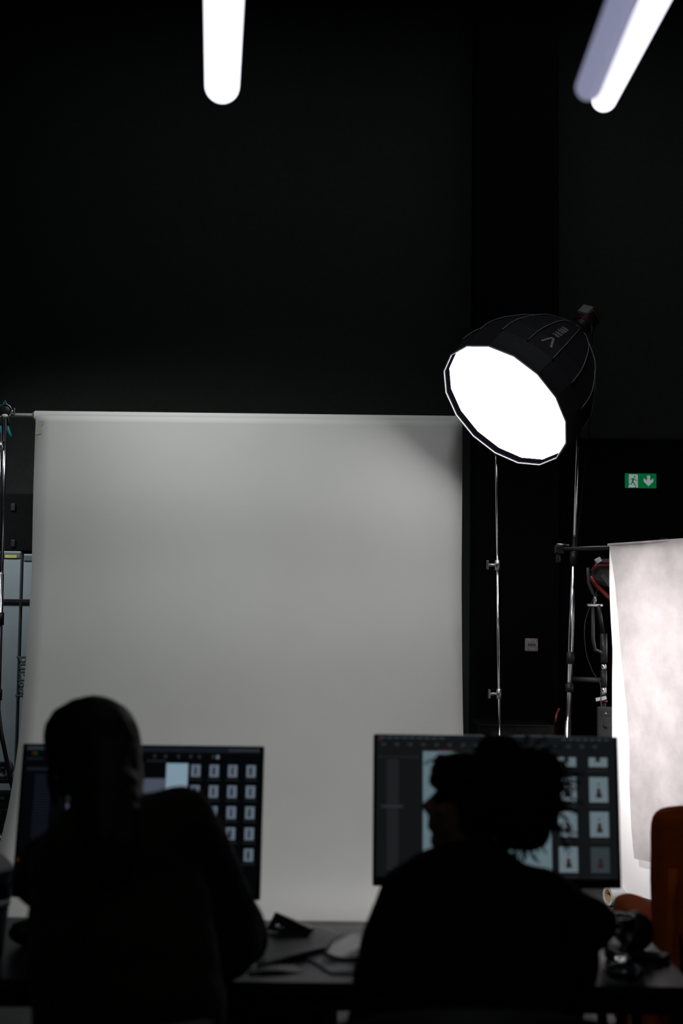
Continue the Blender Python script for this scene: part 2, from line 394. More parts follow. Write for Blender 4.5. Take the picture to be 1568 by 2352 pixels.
MB().tube([cc + Vector((0.03, 0, 0.0)), cc + Vector((0.055, 0, 0.0))], 0.012).box(cc + Vector((0.06, -0.01, 0)), (0.01, 0.014, 0.04), bev=0.003).build('locking_screw', 'steel', cl)

# ------------------------------------------------------------------ big softbox
FC = at(1166, 924, 8.15)
vd = (cam.location - FC).normalized(); sr = vd.cross(Vector((0, 0, 1))).normalized() * -1
sr = Vector((0, 0, 1)).cross(vd).normalized(); su = vd.cross(sr).normalized()
ph = Vector((-0.69, -0.72)).normalized()
nrm = (vd*0.60 + (sr*ph.x + su*ph.y)*0.80).normalized()     # the way the lamp shines
RD = 0.416
sb = thing('softbox_lamp', 'large round softbox glowing white, tilted down on the thick chrome stand', 'softbox', FC)
NS = 16
MB().lathe(FC, nrm, [(0, 0), (0.004, RD*0.5), (0, RD)], NS, smooth=False).build('diffuser', 'diffuser_glow', sb, normals=True)
shp = [(0.038, RD+0.012), (0.0, RD+0.012), (-0.10, RD+0.022), (-0.22, RD+0.004), (-0.36, RD*0.86), (-0.50, RD*0.66), (-0.60, RD*0.45), (-0.68, RD*0.26), (-0.71, 0.06)]
inn = [(d+0.006 if i else d, r-0.008) for i, (d, r) in enumerate(shp)]
MB().lathe(FC, nrm, shp + inn[::-1], NS, smooth=False, closed=True).build('shell', 'softbox_fabric', sb)
x, y, z = basis(nrm)
def ring(rad, d, n=NS, off=0.0): return [FC + z*d + (x*math.cos(off+2*math.pi*k/n) + y*math.sin(off+2*math.pi*k/n))*rad for k in range(n)]
rr = ring(RD+0.010, 0.042); MB().tube(rr + [rr[0]], 0.0042, 8, caps=False).build('rim_piping', 'softbox_piping', sb)
MB().lathe(FC, nrm, [(0.002, RD-0.002), (0.036, RD+0.003), (0.036, RD+0.0035), (0.002, RD-0.001)], NS, smooth=False, closed=True).build('inner_lip', 'softbox_lining', sb)
for k in range(NS):
    a = 2*math.pi*k/NS; e = x*math.cos(a)+y*math.sin(a)
    q = catmull([(d, r+0.006) for d, r in shp[2:]], 3)
    rb = MB().tube([FC + z*d + e*r for d, r in q], 0.0026, 6).build('rib', 'rib_grey', sb)
    MB().ell(FC + z*(-0.095) + e*(RD+0.03), 0.0065, seg=8, rings=6).build('rib_tip', 'mark_grey', rb)
# the mark printed on the shell, on the panel that faces the camera
mark_at = at(1262, 806, 8.0)
best = min(range(NS), key=lambda k: (FC - z*0.22 + (x*math.cos(2*math.pi*(k+.5)/NS)+y*math.sin(2*math.pi*(k+.5)/NS))*RD - mark_at).cross((mark_at-cam.location).normalized()).length + (10 if (x*math.cos(2*math.pi*(k+.5)/NS)+y*math.sin(2*math.pi*(k+.5)/NS)).dot(vd) < 0 else 0))
a = 2*math.pi*(best+.5)/NS; e = x*math.cos(a)+y*math.sin(a); tt = z.cross(e)
def panelpt(s, w):     # s back along the axis, w sideways
    prs = shp[2:]
    for (d0, r0), (d1, r1) in zip(prs, prs[1:]):
        if d1 <= -s <= d0:
            f = (-s-d0)/(d1-d0); r = (r0+(r1-r0)*f)*math.cos(math.pi/NS); break
    else: r = 0.3
    return FC - z*s + e*(r+0.004) + tt*w
def stroke(mbb, p, q, wd=0.008, mi=0):
    n = 5; pts = [panelpt(p[0]+(q[0]-p[0])*i/n, p[1]+(q[1]-p[1])*i/n) for i in range(n+1)]
    for i in range(n):
        d = (pts[i+1]-pts[i]); sd_ = d.cross(e).normalized()*wd/2
        vsx = [mbb.bm.verts.new(c) for c in (pts[i]-sd_, pts[i]+sd_, pts[i+1]+sd_, pts[i+1]-sd_)]
        top = [mbb.bm.verts.new(c.co + e*0.0015) for c in vsx]
        mbb.face(vsx, mi); mbb.face(top[::-1], mi)
        for j in range(4): mbb.face([vsx[j], vsx[(j+1) % 4], top[(j+1) % 4], top[j]], mi)
mk = MB()
stroke(mk, (0.16, -0.035), (0.24, -0.005), 0.012); stroke(mk, (0.16, 0.03), (0.235, 0.0), 0.010); stroke(mk, (0.225, -0.012), (0.245, -0.004), 0.013, 1)
mk.build('printed_emblem', ['emblem_grey', 'red_plastic'], sb)
mk = MB()
for i in range(5):
    s0 = 0.28+0.035*i
    stroke(mk, (s0, -0.02), (s0, 0.02), 0.004); stroke(mk, (s0+0.014, -0.02), (s0+0.014, 0.012), 0.004); stroke(mk, (s0, 0.02-0.04*(i % 2)), (s0+0.014, 0.02-0.04*(i % 2)), 0.004)

mk.build('printed_lettering', 'emblem_grey', sb)
MB().lathe(FC, nrm, [(-0.69, 0), (-0.69, 0.075), (-0.735, 0.08), (-0.745, 0.07), (-0.745, 0)], 28).build('speed_ring', 'black_metal', sb)
hb = MB()
HR = Matrix((x, y, z)).transposed()
hb.lathe(FC, nrm, [(-0.735, 0), (-0.735, 0.055), (-0.80, 0.058), (-0.81, 0.066), (-0.90, 0.066), (-0.92, 0.05), (-0.92, 0)], 28)
hd = hb.build('lamp_head', 'black_plastic', sb)
MB().lathe(FC, nrm, [(-0.795, 0.0585), (-0.795, 0.0675), (-0.81, 0.0675), (-0.81, 0.0585)], 28, closed=True).lathe(FC, nrm, [(-0.885, 0.063), (-0.885, 0.0685), (-0.895, 0.0685), (-0.895, 0.063)], 28, closed=True).build('red_ring', 'red_plastic', hd)
hc = FC - z*0.86
topd = (Vector((0, -0.55, 0.9)) - z*(Vector((0, -0.55, 0.9)).dot(z))).normalized()
bx, by = topd.cross(z).normalized(), z
BRM = Matrix((bx, by, topd)).transposed()
MB().box(hc + topd*0.072, (0.07, 0.07, 0.025), BRM, bev=0.004).build('control_panel', 'lid_grey', hd)
# yoke + tilt knob
yk = MB(); side = Vector((0, 0, -1)).cross(z).normalized()
pv = FC - z*0.80
bott = pv + Vector((0.0, 0, -0.13))
for s_ in (-1, 1): yk.tube([pv + side*s_*0.075, pv + side*s_*0.085 + Vector((0, 0, -0.03)), bott + side*s_*0.075, bott + side*s_*0.0], 0.009)
yk.build('yoke', 'black_metal', sb)
MB().cone(pv + side*0.075, pv + side*0.115, 0.02, 0.022).build('tilt_knob', 'black_plastic', sb)
# thick stand under it
sa, sb2 = lean(1304, 1030, 1295, 1695, 8.35)
topp = bott.copy()
a = sa + (sa-sb2).normalized()*((topp.z-0.01-sa.z))
c_stand('light_stand', 'thick chrome light stand holding up the big softbox', Vector((topp.x, topp.y, topp.z-0.01)), sb2, 0.0165, sleeves=((0.40, 0.075), (0.585, 0.07), (0.64, 0.05)), knuckles=(), rot=0.5, legs=0.5)
# cables of the softbox
q = catmull([tuple(FC - z*0.9 + Vector((0.02, 0, -0.03))), tuple(at(1356, 800, 8.35)), tuple(at(1355, 950, 8.4)), tuple(at(1340, 1100, 8.4)), tuple(at(1325, 1240, 8.42)), tuple(at(1312, 1370, 8.42)), tuple(at(1306, 1440, 8.42)), tuple(at(1304, 1600, 8.42)), tuple(at(1304, 1800, 8.42)), tuple(floorpt(1306, 1900, 8.42) + Vector((0, 0, 0.01)))], 6)
tag(MB().tube(q, 0.0035, 8).build('power_cable', 'black_plastic', origin=q[0]), 'thin black cable hanging from the softbox lamp down the thick stand', 'cable')
q = catmull([tuple(at(1284, 1627, 8.3)), tuple(at(1278, 1640, 8.3)), tuple(at(1275, 1655, 8.3)), tuple(at(1273, 1664, 8.6)), tuple(at(1278, 1680, 9.1)), tuple(at(1286, 1760, 9.2)), tuple(floorpt(1290, 1900, 9.2) + Vector((0, 0, 0.01)))], 5)
tag(MB().tube(q, 0.006, 8).build('cord', 'red_plastic', origin=q[0]), 'red cord hanging beside the thick chrome stand', 'cord')

# ------------------------------------------------------------------ right hand paper set
A = at(1393, 1258, 7.95); dirp = Vector((0.29, -0.55, 0)).normalized(); A.z = A.z
B = A + dirp*1.45
st = at(1272, 1259, 8.2); 
nb = Vector((dirp.y, -dirp.x, 0)).normalized()      # toward -x side (camera side)
if nb.y > 0: nb = -nb
bar0 = A - dirp*0.02
br = thing('crossbar', 'black horizontal bar carrying the white paper at the right edge', 'crossbar', at(1300, 1260, 8.19))
P0 = at(1285, 1259, 8.19); P0.z = A.z
MB().tube([P0, Vector((A.x-0.05, A.y+0.03, A.z)), A, B + dirp*0.1], 0.013).build('bar', 'black_metal', br)
ck = P0
ch = thing('pipe_clamp', 'black grip clamp joining the horizontal bar to the thick stand', 'clamp', ck)
MB().box(ck + Vector((-0.005, -0.01, 0)), (0.05, 0.05, 0.05), bev=0.01).build('clamp_block', 'black_metal', ch)
MB().cone(ck + Vector((-0.01, -0.01, -0.02)), ck + Vector((-0.01, -0.01, -0.075)), 0.012, 0.014).build('clamp_handle', 'black_metal', ch)
MB().tube([ck + Vector((-0.02, -0.02, 0.028)), ck + Vector((0.05, -0.02, 0.026))], 0.005).build('locking_lever', 'steel', ch)
# second support at the far right end
e2 = B + dirp*0.05
c_stand('backdrop_stand', 'stand at the far right end of the white paper bar, outside the picture', Vector((e2.x, e2.y, e2.z)), Vector((e2.x, e2.y, 0)), 0.013)
wp = thing('white_paper_backdrop', 'bright white paper hanging to the floor behind the mottled sheet at the right edge', 'backdrop', (A.x, A.y, 0))
def hang(z_top, z_bot, u0, u1, back, prof_l=None, nz=30, nu=14):
    mbh = MB(); g = []
    for i in range(nz+1):
        f = i/nz; zz = z_top + (z_bot-z_top)*f; row = []
        l = prof_l(zz) if prof_l else 0
        for k in range(nu+1):
            w = u0 + l + (u1-u0-l)*k/nu
            row.append(mbh.bm.verts.new(Vector((A.x, A.y, zz)) + dirp*w + nb*(back + 0.008*math.sin(zz*5+k*0.5))))
        g.append(row)
    for p_, q_ in zip(g, g[1:]):
        for k in range(nu): mbh.face([p_[k], p_[k+1], q_[k+1], q_[k]], 0, True)
    return mbh
def w_of(px, py):      # distance along the bar where the ray through px,py meets the hanging plane
    d = ray(px, py); o3 = Vector((0, 0, CAMZ)); t = (A-o3).dot(nb)/d.dot(nb); p_ = o3 + d*t
    return (p_-A).dot(dirp), p_.z
def prof_from(pl):
    P = sorted([w_of(*c)[::-1] for c in pl], reverse=True)
    def f(zz):
        if zz >= P[0][0]: return P[0][1]
        for (z0, w0), (z1, w1) in zip(P, P[1:]):
            if z1 <= zz <= z0: return w0 + (w1-w0)*(z0-zz)/(z0-z1)
        return P[-1][1]
    return f
wl = prof_from([(1392, 1262), (1394, 1340), (1397, 1400), (1401, 1480), (1401, 1500), (1398, 1560), (1396, 1640), (1396, 1700), (1404, 1900), (1408, 2045)])
o = hang(A.z+0.0, 0.075, 0, 1.4, -0.02, wl).build('paper_sheet', 'white_paper', wp)
rollp = at(1395, 2067, 7.85); rollp.z = 0.054; rdir = Vector((0.94, 0.34, 0)).normalized()
MB().lathe(rollp, rdir, [(0, 0.034), (0, 0.052), (0.8, 0.052), (0.8, 0.034)], 28, closed=True, smooth=False).build('floor_roll', 'white_plastic', wp)
MB().lathe(rollp + rdir*0.004, rdir, [(0, 0.026), (0, 0.0345), (0.78, 0.0345), (0.78, 0.026)], 24, closed=True).build('cardboard_core', 'cardboard', wp)
dl = prof_from([(1396, 1256), (1404, 1290), (1412, 1340), (1420, 1420), (1428, 1540), (1436, 1640), (1441, 1720), (1443, 1800), (1450, 1900), (1457, 1968)])
zb = w_of(1457, 1968)[1]
ds = thing('diffusion_sheet', 'mottled pale translucent sheet hanging in front of the white paper at the right edge', 'sheet', (A.x, A.y, zb))
hang(A.z+0.016, zb, 0, 1.38, 0.030, lambda zz_: dl(zz_) + 0.042).build('sheet', 'diffusion', ds)
MB().tube([A + dirp*0.042 + nb*0.022 + Vector((0, 0, 0.013)), B + nb*0.022 + Vector((0, 0, 0.013))], 0.008).build('top_hem', 'diffusion', ds)

# red and black lamp behind the paper on its stand
LC = at(1392, 1325, 8.25)
lm = thing('studio_lamp', 'red and black studio lamp half hidden behind the right paper', 'lamp', LC)
la = Vector((0.75, -0.25, -0.30)).normalized(); lx, ly, lz_ = basis(la)
RM = Matrix((lx, ly, lz_)).transposed()
MB().box(LC, (0.12, 0.11, 0.17), RM, bev=0.02).build('housing', 'black_plastic', lm)
MB().tube([LC + Vector((-0.095, -0.065, 0.03)), LC + Vector((-0.07, -0.07, 0.065)), LC + Vector((0.05, -0.07, 0.07))], 0.011).build('red_handle', 'red_plastic', lm)
MB().tube([LC + Vector((-0.10, -0.065, 0.0)), LC + Vector((-0.075, -0.07, -0.045)), LC + Vector((-0.03, -0.07, -0.09)), LC + Vector((0.02, -0.07, -0.14))], 0.013).build('red_trim', 'red_plastic', lm)
MB().box(LC + Vector((-0.06, -0.07, 0.092)), (0.035, 0.03, 0.028), Matrix.Rotation(-0.5, 3, 'Y'), bev=0.004).build('white_cap', 'white_plastic', lm)
MB().box(LC + Vector((-0.015, -0.075, 0.09)), (0.05, 0.03, 0.022), bev=0.003).build('grey_latch', 'mark_grey', lm)
MB().box(LC + Vector((-0.01, -0.085, -0.03)), (0.10, 0.01, 0.028), Matrix.Rotation(R(50), 3, 'Y'), bev=0.003).build('display_strip', 'mark_grey', lm)
MB().tube([LC + Vector((-0.115, -0.05, 0.05)), LC + Vector((-0.11, -0.05, -0.04)), LC + Vector((-0.085, -0.05, -0.10)), LC + Vector((-0.065, -0.03, -0.11))], 0.010).build('yoke', 'mark_grey', lm)
MB().cone(LC + Vector((-0.07, -0.03, -0.10)), LC + Vector((-0.07, -0.02, -0.16)), 0.010, 0.010).box(LC + Vector((-0.07, -0.02, -0.165)), (0.09, 0.03, 0.014), bev=0.003).build('mount_plate', 'steel', lm)
MB().lathe(LC + la*0.08, la, [(0, 0.05), (0.10, 0.13), (0.105, 0.13), (0.005, 0.045)], 28, closed=True).build('reflector', 'steel', lm)
# its stand with visible sections
pb = at(1386, 1460, 8.3); px_ = pb.x+0.0
ls = thing('lamp_stand', 'dark lamp stand with chrome bands beside the white paper edge', 'stand', (px_, 8.3, 0))
zof = lambda py: at(1386, py, 8.3).z
MB().cone((px_-0.045, 8.22, zof(1390)), (px_-0.005, 8.3, zof(1455)), 0.012, 0.012).build('neck_tube', 'black_metal', ls)
MB().tube([(px_-0.075, 8.23, LC.z-0.17), (px_-0.075, 8.23, LC.z-0.36), (px_-0.06, 8.25, LC.z-0.42), (px_-0.01, 8.29, LC.z-0.44), (px_, 8.3, LC.z-0.45)], 0.010).build('offset_bracket', 'mark_grey', ls)
MB().cone((px_, 8.3, zof(1455)), (px_, 8.3, zof(1522)), 0.022, 0.022).build('ribbed_tube', 'black_metal', ls)
for y0, y1 in ((1524, 1539), (1577, 1596)):
    MB().cone((px_, 8.3, zof(y0)), (px_, 8.3, zof(y1)), 0.015, 0.015).build('chrome_band', 'chrome', ls)
MB().cone((px_, 8.3, zof(1539)), (px_, 8.3, zof(1577)), 0.019, 0.019).build('sleeve', 'black_plastic', ls)
MB().cone((px_, 8.3, zof(1596)), (px_, 8.3, 0.08), 0.014, 0.014).build('lower_tube', 'black_metal', ls)
MB().lathe((px_, 8.3, zof(1613)), (0, 0, 1), [(0, 0.015), (0, 0.021), (0.012, 0.021), (0.012, 0.015)], 20, closed=True).build('red_ring', 'red_plastic', ls)
MB().tube([(px_, 8.32, zof(1563)), (px_-0.17, 8.5, zof(1563))], 0.015).cone((px_-0.16, 8.5, zof(1548)), (px_-0.16, 8.5, zof(1575)), 0.014, 0.014).cone((px_-0.165, 8.5, zof(1580)), (px_-0.165, 8.5, zof(1598)), 0.012, 0.012).build('side_arm', 'mark_grey', ls)
for i in range(3):
    a = 0.4+i*2.094; MB().tube([(px_, 8.3, 0.35), (px_+0.4*math.cos(a), 8.3+0.4*math.sin(a), 0.012)], 0.01).build('leg', 'black_metal', ls)
tc_ = Vector((px_, 8.27, zof(1603)))
tp = MB().box(tc_ + Vector((-0.035, 0, -0.006)), (0.035, 0.004, 0.02), Matrix.Rotation(R(-12), 3, 'Y'), bev=0.001).box(tc_ + Vector((-0.005, 0, 0.0)), (0.03, 0.004, 0.02), Matrix.Rotation(R(-18), 3, 'Y'), bev=0.001).build('tape_flag', 'white_plastic', ls)
# control box
cb_ = at(1389, 1668, 8.2)
cx = thing('control_box', 'grey lamp control box with small lit display beside the white paper', 'control box', cb_)
MB().box(cb_, (0.085, 0.05, 0.22), bev=0.006).build('case', 'box_grey', cx)
MB().box(cb_ + Vector((-0.002, -0.026, 0.075)), (0.055, 0.004, 0.032), bev=0.001).build('display', 'black_plastic', cx)
MB().prism(cb_ + Vector((0.0, -0.0285, 0.072)), (1, 0, 0), (0, 0, 1), [(-0.006, 0), (0.006, 0), (0, 0.010)], 0.001).build('display_mark', 'lcd_glow', cx)
for r_ in range(2):
    for c_ in range(4):
        MB().box(cb_ + Vector((-0.026+c_*0.0165, -0.026, 0.044-r_*0.013)), (0.009, 0.005, 0.006), bev=0.001).build('button', 'mark_grey', cx)
MB().lathe(cb_ + Vector((-0.004, -0.024, 0.004)), (0, -1, 0), [(0, 0), (0, 0.014), (0.014, 0.012), (0.014, 0)], 20).build('dial', 'black_plastic', cx)
MB().box(cb_ + Vector((-0.004, -0.026, -0.018)), (0.014, 0.003, 0.004)).box(cb_ + Vector((-0.004, -0.026, -0.055)), (0.018, 0.003, 0.009), bev=0.001).build('socket', 'mark_grey', cx)
q = catmull([tuple(at(1374, 1350, 8.25)), tuple(at(1352, 1400, 8.3)), tuple(at(1342, 1440, 8.3)), tuple(at(1346, 1500, 8.3)), tuple(at(1362, 1545, 8.3)), tuple(at(1378, 1570, 8.3)), tuple(at(1380, 1620, 8.24)), tuple(cb_ + Vector((0, 0.03, 0.1)))], 6)
tag(MB().tube(q, 0.0028, 8).build('power_cable', 'mark_grey', origin=q[0]), 'thin cable looping from the red and black lamp down to the control box', 'cable')
# low black case between the stands
c0, c1 = at(1097, 1662, 9.3), at(1275, 1662, 9.3)
fc = thing('flight_case', 'large black flight case standing on the floor behind the two chrome stands', 'case', ((c0.x+c1.x)/2, 9.55, 0))
MB().box(((c0.x+c1.x)/2, 9.55, c0.z/2), (c1.x-c0.x, 0.5, c0.z-0.01), bev=0.01).build('body', 'black_plastic', fc)
MB().box(((c0.x+c1.x)/2, 9.296, c0.z-0.008), (c1.x-c0.x, 0.008, 0.008)).box((c0.x+0.003, 9.296, c0.z/2), (0.006, 0.008, c0.z)).build('metal_edge', 'box_grey', fc)
MB().tube([((c0.x+c1.x)/2-0.06, 9.29, 0.5), ((c0.x+c1.x)/2-0.06, 9.26, 0.5), ((c0.x+c1.x)/2+0.06, 9.26, 0.5), ((c0.x+c1.x)/2+0.06, 9.29, 0.5)], 0.008).build('handle', 'black_metal', fc)

# ------------------------------------------------------------------ wall fittings
tm = at(1220, 1481, 10.88)
th = thing('thermostat', 'small pinkish white thermostat with grey display on the black pillar', 'thermostat', tm)
MB().box(tm, (0.098, 0.03, 0.098), bev=0.008).build('housing', 'thermo_pink', th)
MB().box(tm + Vector((0, -0.016, 0.0)), (0.07, 0.004, 0.038), bev=0.001).build('display', 'lcd', th)
mm = MB()
for i in range(4): mm.box(tm + Vector((-0.022+i*0.015, -0.0185, 0)), (0.008, 0.002, 0.02))
mm.build('digits', 'mark_grey', th)
s0, s1 = at(1436, 1087, BW-0.06), at(1507, 1121, BW-0.06)
ex = thing('exit_sign', 'green and white running man exit sign with down arrow on the black wall', 'sign', ((s0.x+s1.x)/2, BW-0.03, (s0.z+s1.z)/2))
sw, sh = s1.x-s0.x, s0.z-s1.z; sc = Vector(((s0.x+s1.x)/2, BW-0.045, (s0.z+s1.z)/2))
MB().box(sc, (sw, 0.03, sh), bev=0.002).build('sign_panel', 'sign_green', ex)
o0 = sc + Vector((-sw/2, -0.0155, -sh/2))
U = lambda a_: a_/780*sw
V = lambda b_: (1-b_/375)*sh
def poly(pts): return [(U(a_), V(b_)) for a_, b_ in pts]
MB().prism(o0, (1, 0, 0), (0, 0, 1), poly([(85, 25), (310, 30), (310, 370), (65, 368), (85, 320)]), 0.0012).build('white_doorway', 'sign_white', ex)
mm = MB(); o1 = o0 + Vector((0, -0.0014, 0))
def seg2(a_, b_, w_):
    d = Vector((b_[0]-a_[0], b_[1]-a_[1])).normalized(); n_ = Vector((-d.y, d.x))*w_/2
    mm.prism(o1, (1, 0, 0), (0, 0, 1), poly([(a_[0]-n_.x, a_[1]-n_.y), (b_[0]-n_.x, b_[1]-n_.y), (b_[0]+n_.x, b_[1]+n_.y), (a_[0]+n_.x, a_[1]+n_.y)]), 0.001)
mm.prism(o1, (1, 0, 0), (0, 0, 1), poly([(228+23*math.cos(t), 88+23*math.sin(t)) for t in [i*math.pi/6 for i in range(12)]]), 0.001)
mm.prism(o1, (1, 0, 0), (0, 0, 1), poly([(150, 128), (205, 125), (225, 145), (205, 190), (185, 235), (150, 225), (165, 175)]), 0.001)
seg2((155, 132), (118, 185), 15); seg2((215, 135), (260, 180), 15); seg2((255, 178), (300, 185), 13)
seg2((170, 215), (155, 280), 26); seg2((160, 278), (65, 276), 17); seg2((190, 220), (255, 330), 24); seg2((250, 325), (262, 365), 16); seg2((215, 368), (262, 362), 14)
mm.build('running_figure', 'sign_green', ex)
mm = MB()
mm.prism(o0, (1, 0, 0), (0, 0, 1), poly([(545, 55), (620, 55), (622, 190), (700, 125), (700, 210), (580, 330), (460, 210), (460, 120), (545, 190)]), 0.0012).build('down_arrow', 'sign_white', ex)
for a_, b_ in ((18, 15), (390, 18), (765, 22)): MB().ell(o0 + Vector((U(a_), -0.001, V(b_))), 0.004, seg=8, rings=6).build('screw', 'white_plastic', ex)
jb0 = at(1478, 1249, BW-0.05)
tag(MB().box(jb0, (0.19, 0.04, 0.03), bev=0.004).build('cable_duct', 'case_grey', origin=jb0), 'low grey cable duct on the wall just above the right paper', 'duct')
jb1 = at(1524, 1243, BW-0.05)
tag(MB().box(jb1, (0.065, 0.05, 0.05), bev=0.004).build('junction_box', 'case_grey', origin=jb1), 'small grey junction box on the wall above the right paper', 'box')

# ------------------------------------------------------------------ left background: grey cabinets
CY = 10.2
def cabinet(xa, xb, ytop, label, sticker=False, text=False):
    z_ = at(30, ytop, CY).z; x0_, x1_ = at(xa, 1500, CY).x, at(xb, 1500, CY).x
    t = thing('metal_cabinet', label, 'cabinet', ((x0_+x1_)/2, CY+0.2, 0))
    MB().box(((x0_+x1_)/2, CY+0.2, z_/2+0.02), (x1_-x0_, 0.4, z_-0.04), bev=0.004).build('body', 'cabinet_grey', t)
    MB().box(((x0_+x1_)/2, CY-0.004, z_-0.03), (x1_-x0_-0.004, 0.012, 0.04), bev=0.003).build('top_rail', 'case_grey', t)
    MB().box(((x0_+x1_)/2, CY+0.2, 0.02), (x1_-x0_-0.02, 0.36, 0.04)).build('plinth', 'black_plastic', t)
    if sticker:
        p = at(25, 1278, CY-0.01)
        MB().box(p, (0.082, 0.002, 0.022)).build('yellow_sticker', 'yellow_sticker', t)
    if text:
        cu = bpy.data.curves.new('letters', 'FONT'); cu.body = 'legrand'; cu.size = 0.105; cu.extrude = 0.0008; cu.space_character = 0.95
        to = bpy.data.objects.new('tmp', cu); C.objects.link(to); bpy.context.view_layer.update()
        me = bpy.data.meshes.new_from_object(to.evaluated_get(bpy.context.evaluated_depsgraph_get())); bpy.data.objects.remove(to)
        lo = bpy.data.objects.new('lettering', me); C.objects.link(lo); me.materials.clear(); me.materials.append(M['cabinet_text']); lo.parent = t
        p = at(58, 1601, CY-0.004); lo.location = p - t.location
        lo.rotation_euler = (Matrix.Rotation(R(90), 3, 'X').to_4x4() @ Matrix.Rotation(R(90), 4, 'Z')).to_euler()
    return t
cabinet(-130, 41, 1266, 'grey metal cabinet with a yellow sticker near its top, at the left edge', sticker=True)
cabinet(48, 210, 1272, 'grey metal cabinet with dark vertical lettering, half hidden by the grey backdrop', text=True)
sp = at(30, 1380, CY-0.03); x0_, x1_ = at(-130, 1380, CY).x, at(210, 1380, CY).x
tag(MB().box(((x0_+x1_)/2, CY-0.016, sp.z), (x1_-x0_, 0.012, 0.025), bev=0.002).build('strap', 'black_plastic', origin=((x0_+x1_)/2, CY-0.016, sp.z)), 'black strap running across the fronts of the grey cabinets', 'strap')
zc = at(30, 1266, CY).z; zt2 = at(30, 1133, CY).z
x1b = at(160, 1200, CY).x
bc = thing('equipment_case', 'tall black equipment case on top of the grey cabinets', 'case', ((x0_+x1b)/2, CY+0.2, zc))
MB().box(((x0_+x1b)/2, CY+0.2, (zc+zt2)/2+0.002), (x1b-x0_, 0.38, zt2-zc-0.004), bev=0.012).build('body', 'wall_deep', bc)
for py in (1165, 1248):
    MB().box(at(30, py, CY), (0.03, 0.012, 0.05), bev=0.003).build('latch', 'black_metal', bc)
# clutter low on the left
def reel(px, py, D, r, label):
    c = at(px, py, D)
    t = thing('cable_reel', label, 'cable reel', c, 'grey cable reels on the trolley')
    MB().lathe(c, (0, -1, 0), [(-0.03, 0), (-0.03, r*0.93), (-0.02, r), (0.02, r), (0.03, r*0.93), (0.03, r*0.6), (0.018, r*0.55), (0.018, 0)], 32).build('side_disc', 'case_grey', t)
    MB().lathe(c + Vector((0, -0.03, 0)), (0, -1, 0), [(-0.02, 0), (0, r*0.28), (0.012, r*0.2), (0.012, 0)], 20).build('hub', 'black_plastic', t)
    return t
tz = [at(20, y_, 9.55).z for y_ in (1790, 1858, 1930)]
tr = thing('trolley', 'black equipment trolley with shelves beside the left edge of the grey paper', 'trolley', (-2.35, 9.6, 0))
for z_ in tz: MB().box((-2.35, 9.6, z_), (0.6, 0.36, 0.025), bev=0.003).build('shelf', 'black_metal', tr)
for sx in (-1, 1):
    for sy in (-1, 1):
        po = MB().cone((-2.35+sx*0.28, 9.6+sy*0.16, 0.09), (-2.35+sx*0.28, 9.6+sy*0.16, tz[0]+0.02), 0.012, 0.012).build('post', 'black_metal', tr)
        MB().lathe((-2.35+sx*0.28-0.015, 9.6+sy*0.16, 0.05), (1, 0, 0), [(0, 0), (0, 0.045), (0.03, 0.045), (0.03, 0)], 20).build('wheel', 'case_grey', po)
r1 = 0.062; c = at(9, 1765, 9.5)
for (px, zi, r_, lab, D) in ((8, 0, 0.062, 'smaller grey cable reel standing on the top shelf of the trolley', 9.5), (12, 2, 0.085, 'larger grey cable reel standing on the lowest shelf of the trolley', 9.5)):
    cpt = at(px, 1800, D); t = thing('cable_reel', lab, 'cable reel', (cpt.x, D, tz[zi]+0.0125), 'cable reels on the trolley'); c = Vector((cpt.x, D, tz[zi]+0.0125+r_))
    MB().lathe(c, (0, -1, 0), [(-0.03, 0), (-0.03, r_*0.93), (-0.02, r_), (0.02, r_), (0.03, r_*0.93), (0.03, r_*0.6), (0.018, r_*0.55), (0.018, 0)], 32).build('side_disc', 'case_grey', t)
    MB().lathe(c + Vector((0, -0.03, 0)), (0, -1, 0), [(-0.02, 0), (0, r_*0.28), (0.012, r_*0.2), (0.012, 0)], 20).build('hub', 'black_plastic', t)
mcase = Vector((-2.3, 9.55, tz[1]+0.0125))
ec = thing('equipment_case', 'small dark equipment case on the middle shelf of the trolley', 'case', mcase)
MB().box(mcase + Vector((0, 0, 0.05)), (0.34, 0.2, 0.1), bev=0.01).build('body', 'black_plastic', ec)
for dx in (-0.1, 0.1): MB().box(mcase + Vector((dx, -0.103, 0.07)), (0.03, 0.008, 0.02), bev=0.002).build('latch', 'steel', ec)

# ------------------------------------------------------------------ ceiling tube lamps
def tube_lamp(name, label, pA, pB, D, r, m, L=1.5, cable_from=0.75):
    a = at(*pA, D); b = atz(*pB, a.z); d = (b-a).normalized(); e_ = a + d*L
    t = thing(name, label, 'lamp', a, 'hanging tube lamps')
    prf = [(-r*math.cos(t_), r*math.sin(t_)) for t_ in [math.pi/2*i/8 for i in range(9)]]
    prf += [(L + r*math.sin(t_), r*math.cos(t_)) for t_ in [math.pi/2*i/8 for i in range(9)]]
    prf[0] = (prf[0][0], 0); prf[-1] = (prf[-1][0], 0)
    MB().lathe(a, d, prf, 28).build('glowing_tube', m, t)
    for f in (cable_from, L-0.1):
        q = a + d*f; cpl = MB().cone(q + Vector((0, 0, r-0.004)), q + Vector((0, 0, r+0.02)), 0.012, 0.012).build('cable_grip', 'black_metal', t)
        MB().cone(q + Vector((0, 0, r)), Vector((q.x, q.y, 6.8)), 0.0025, 0.0025, 6).build('suspension_cable', 'black_metal', cpl)
    return t
tube_lamp('tube_lamp', 'bright white tube lamp hanging over the left of the room', (510, 197), (514, 0), 3.95, 0.0500, 'tube_glow')
tube_lamp('tube_lamp', 'bright slanting tube lamp at the top right', (1387, 228), (1504, 0), 3.95, 0.036, 'tube_glow')
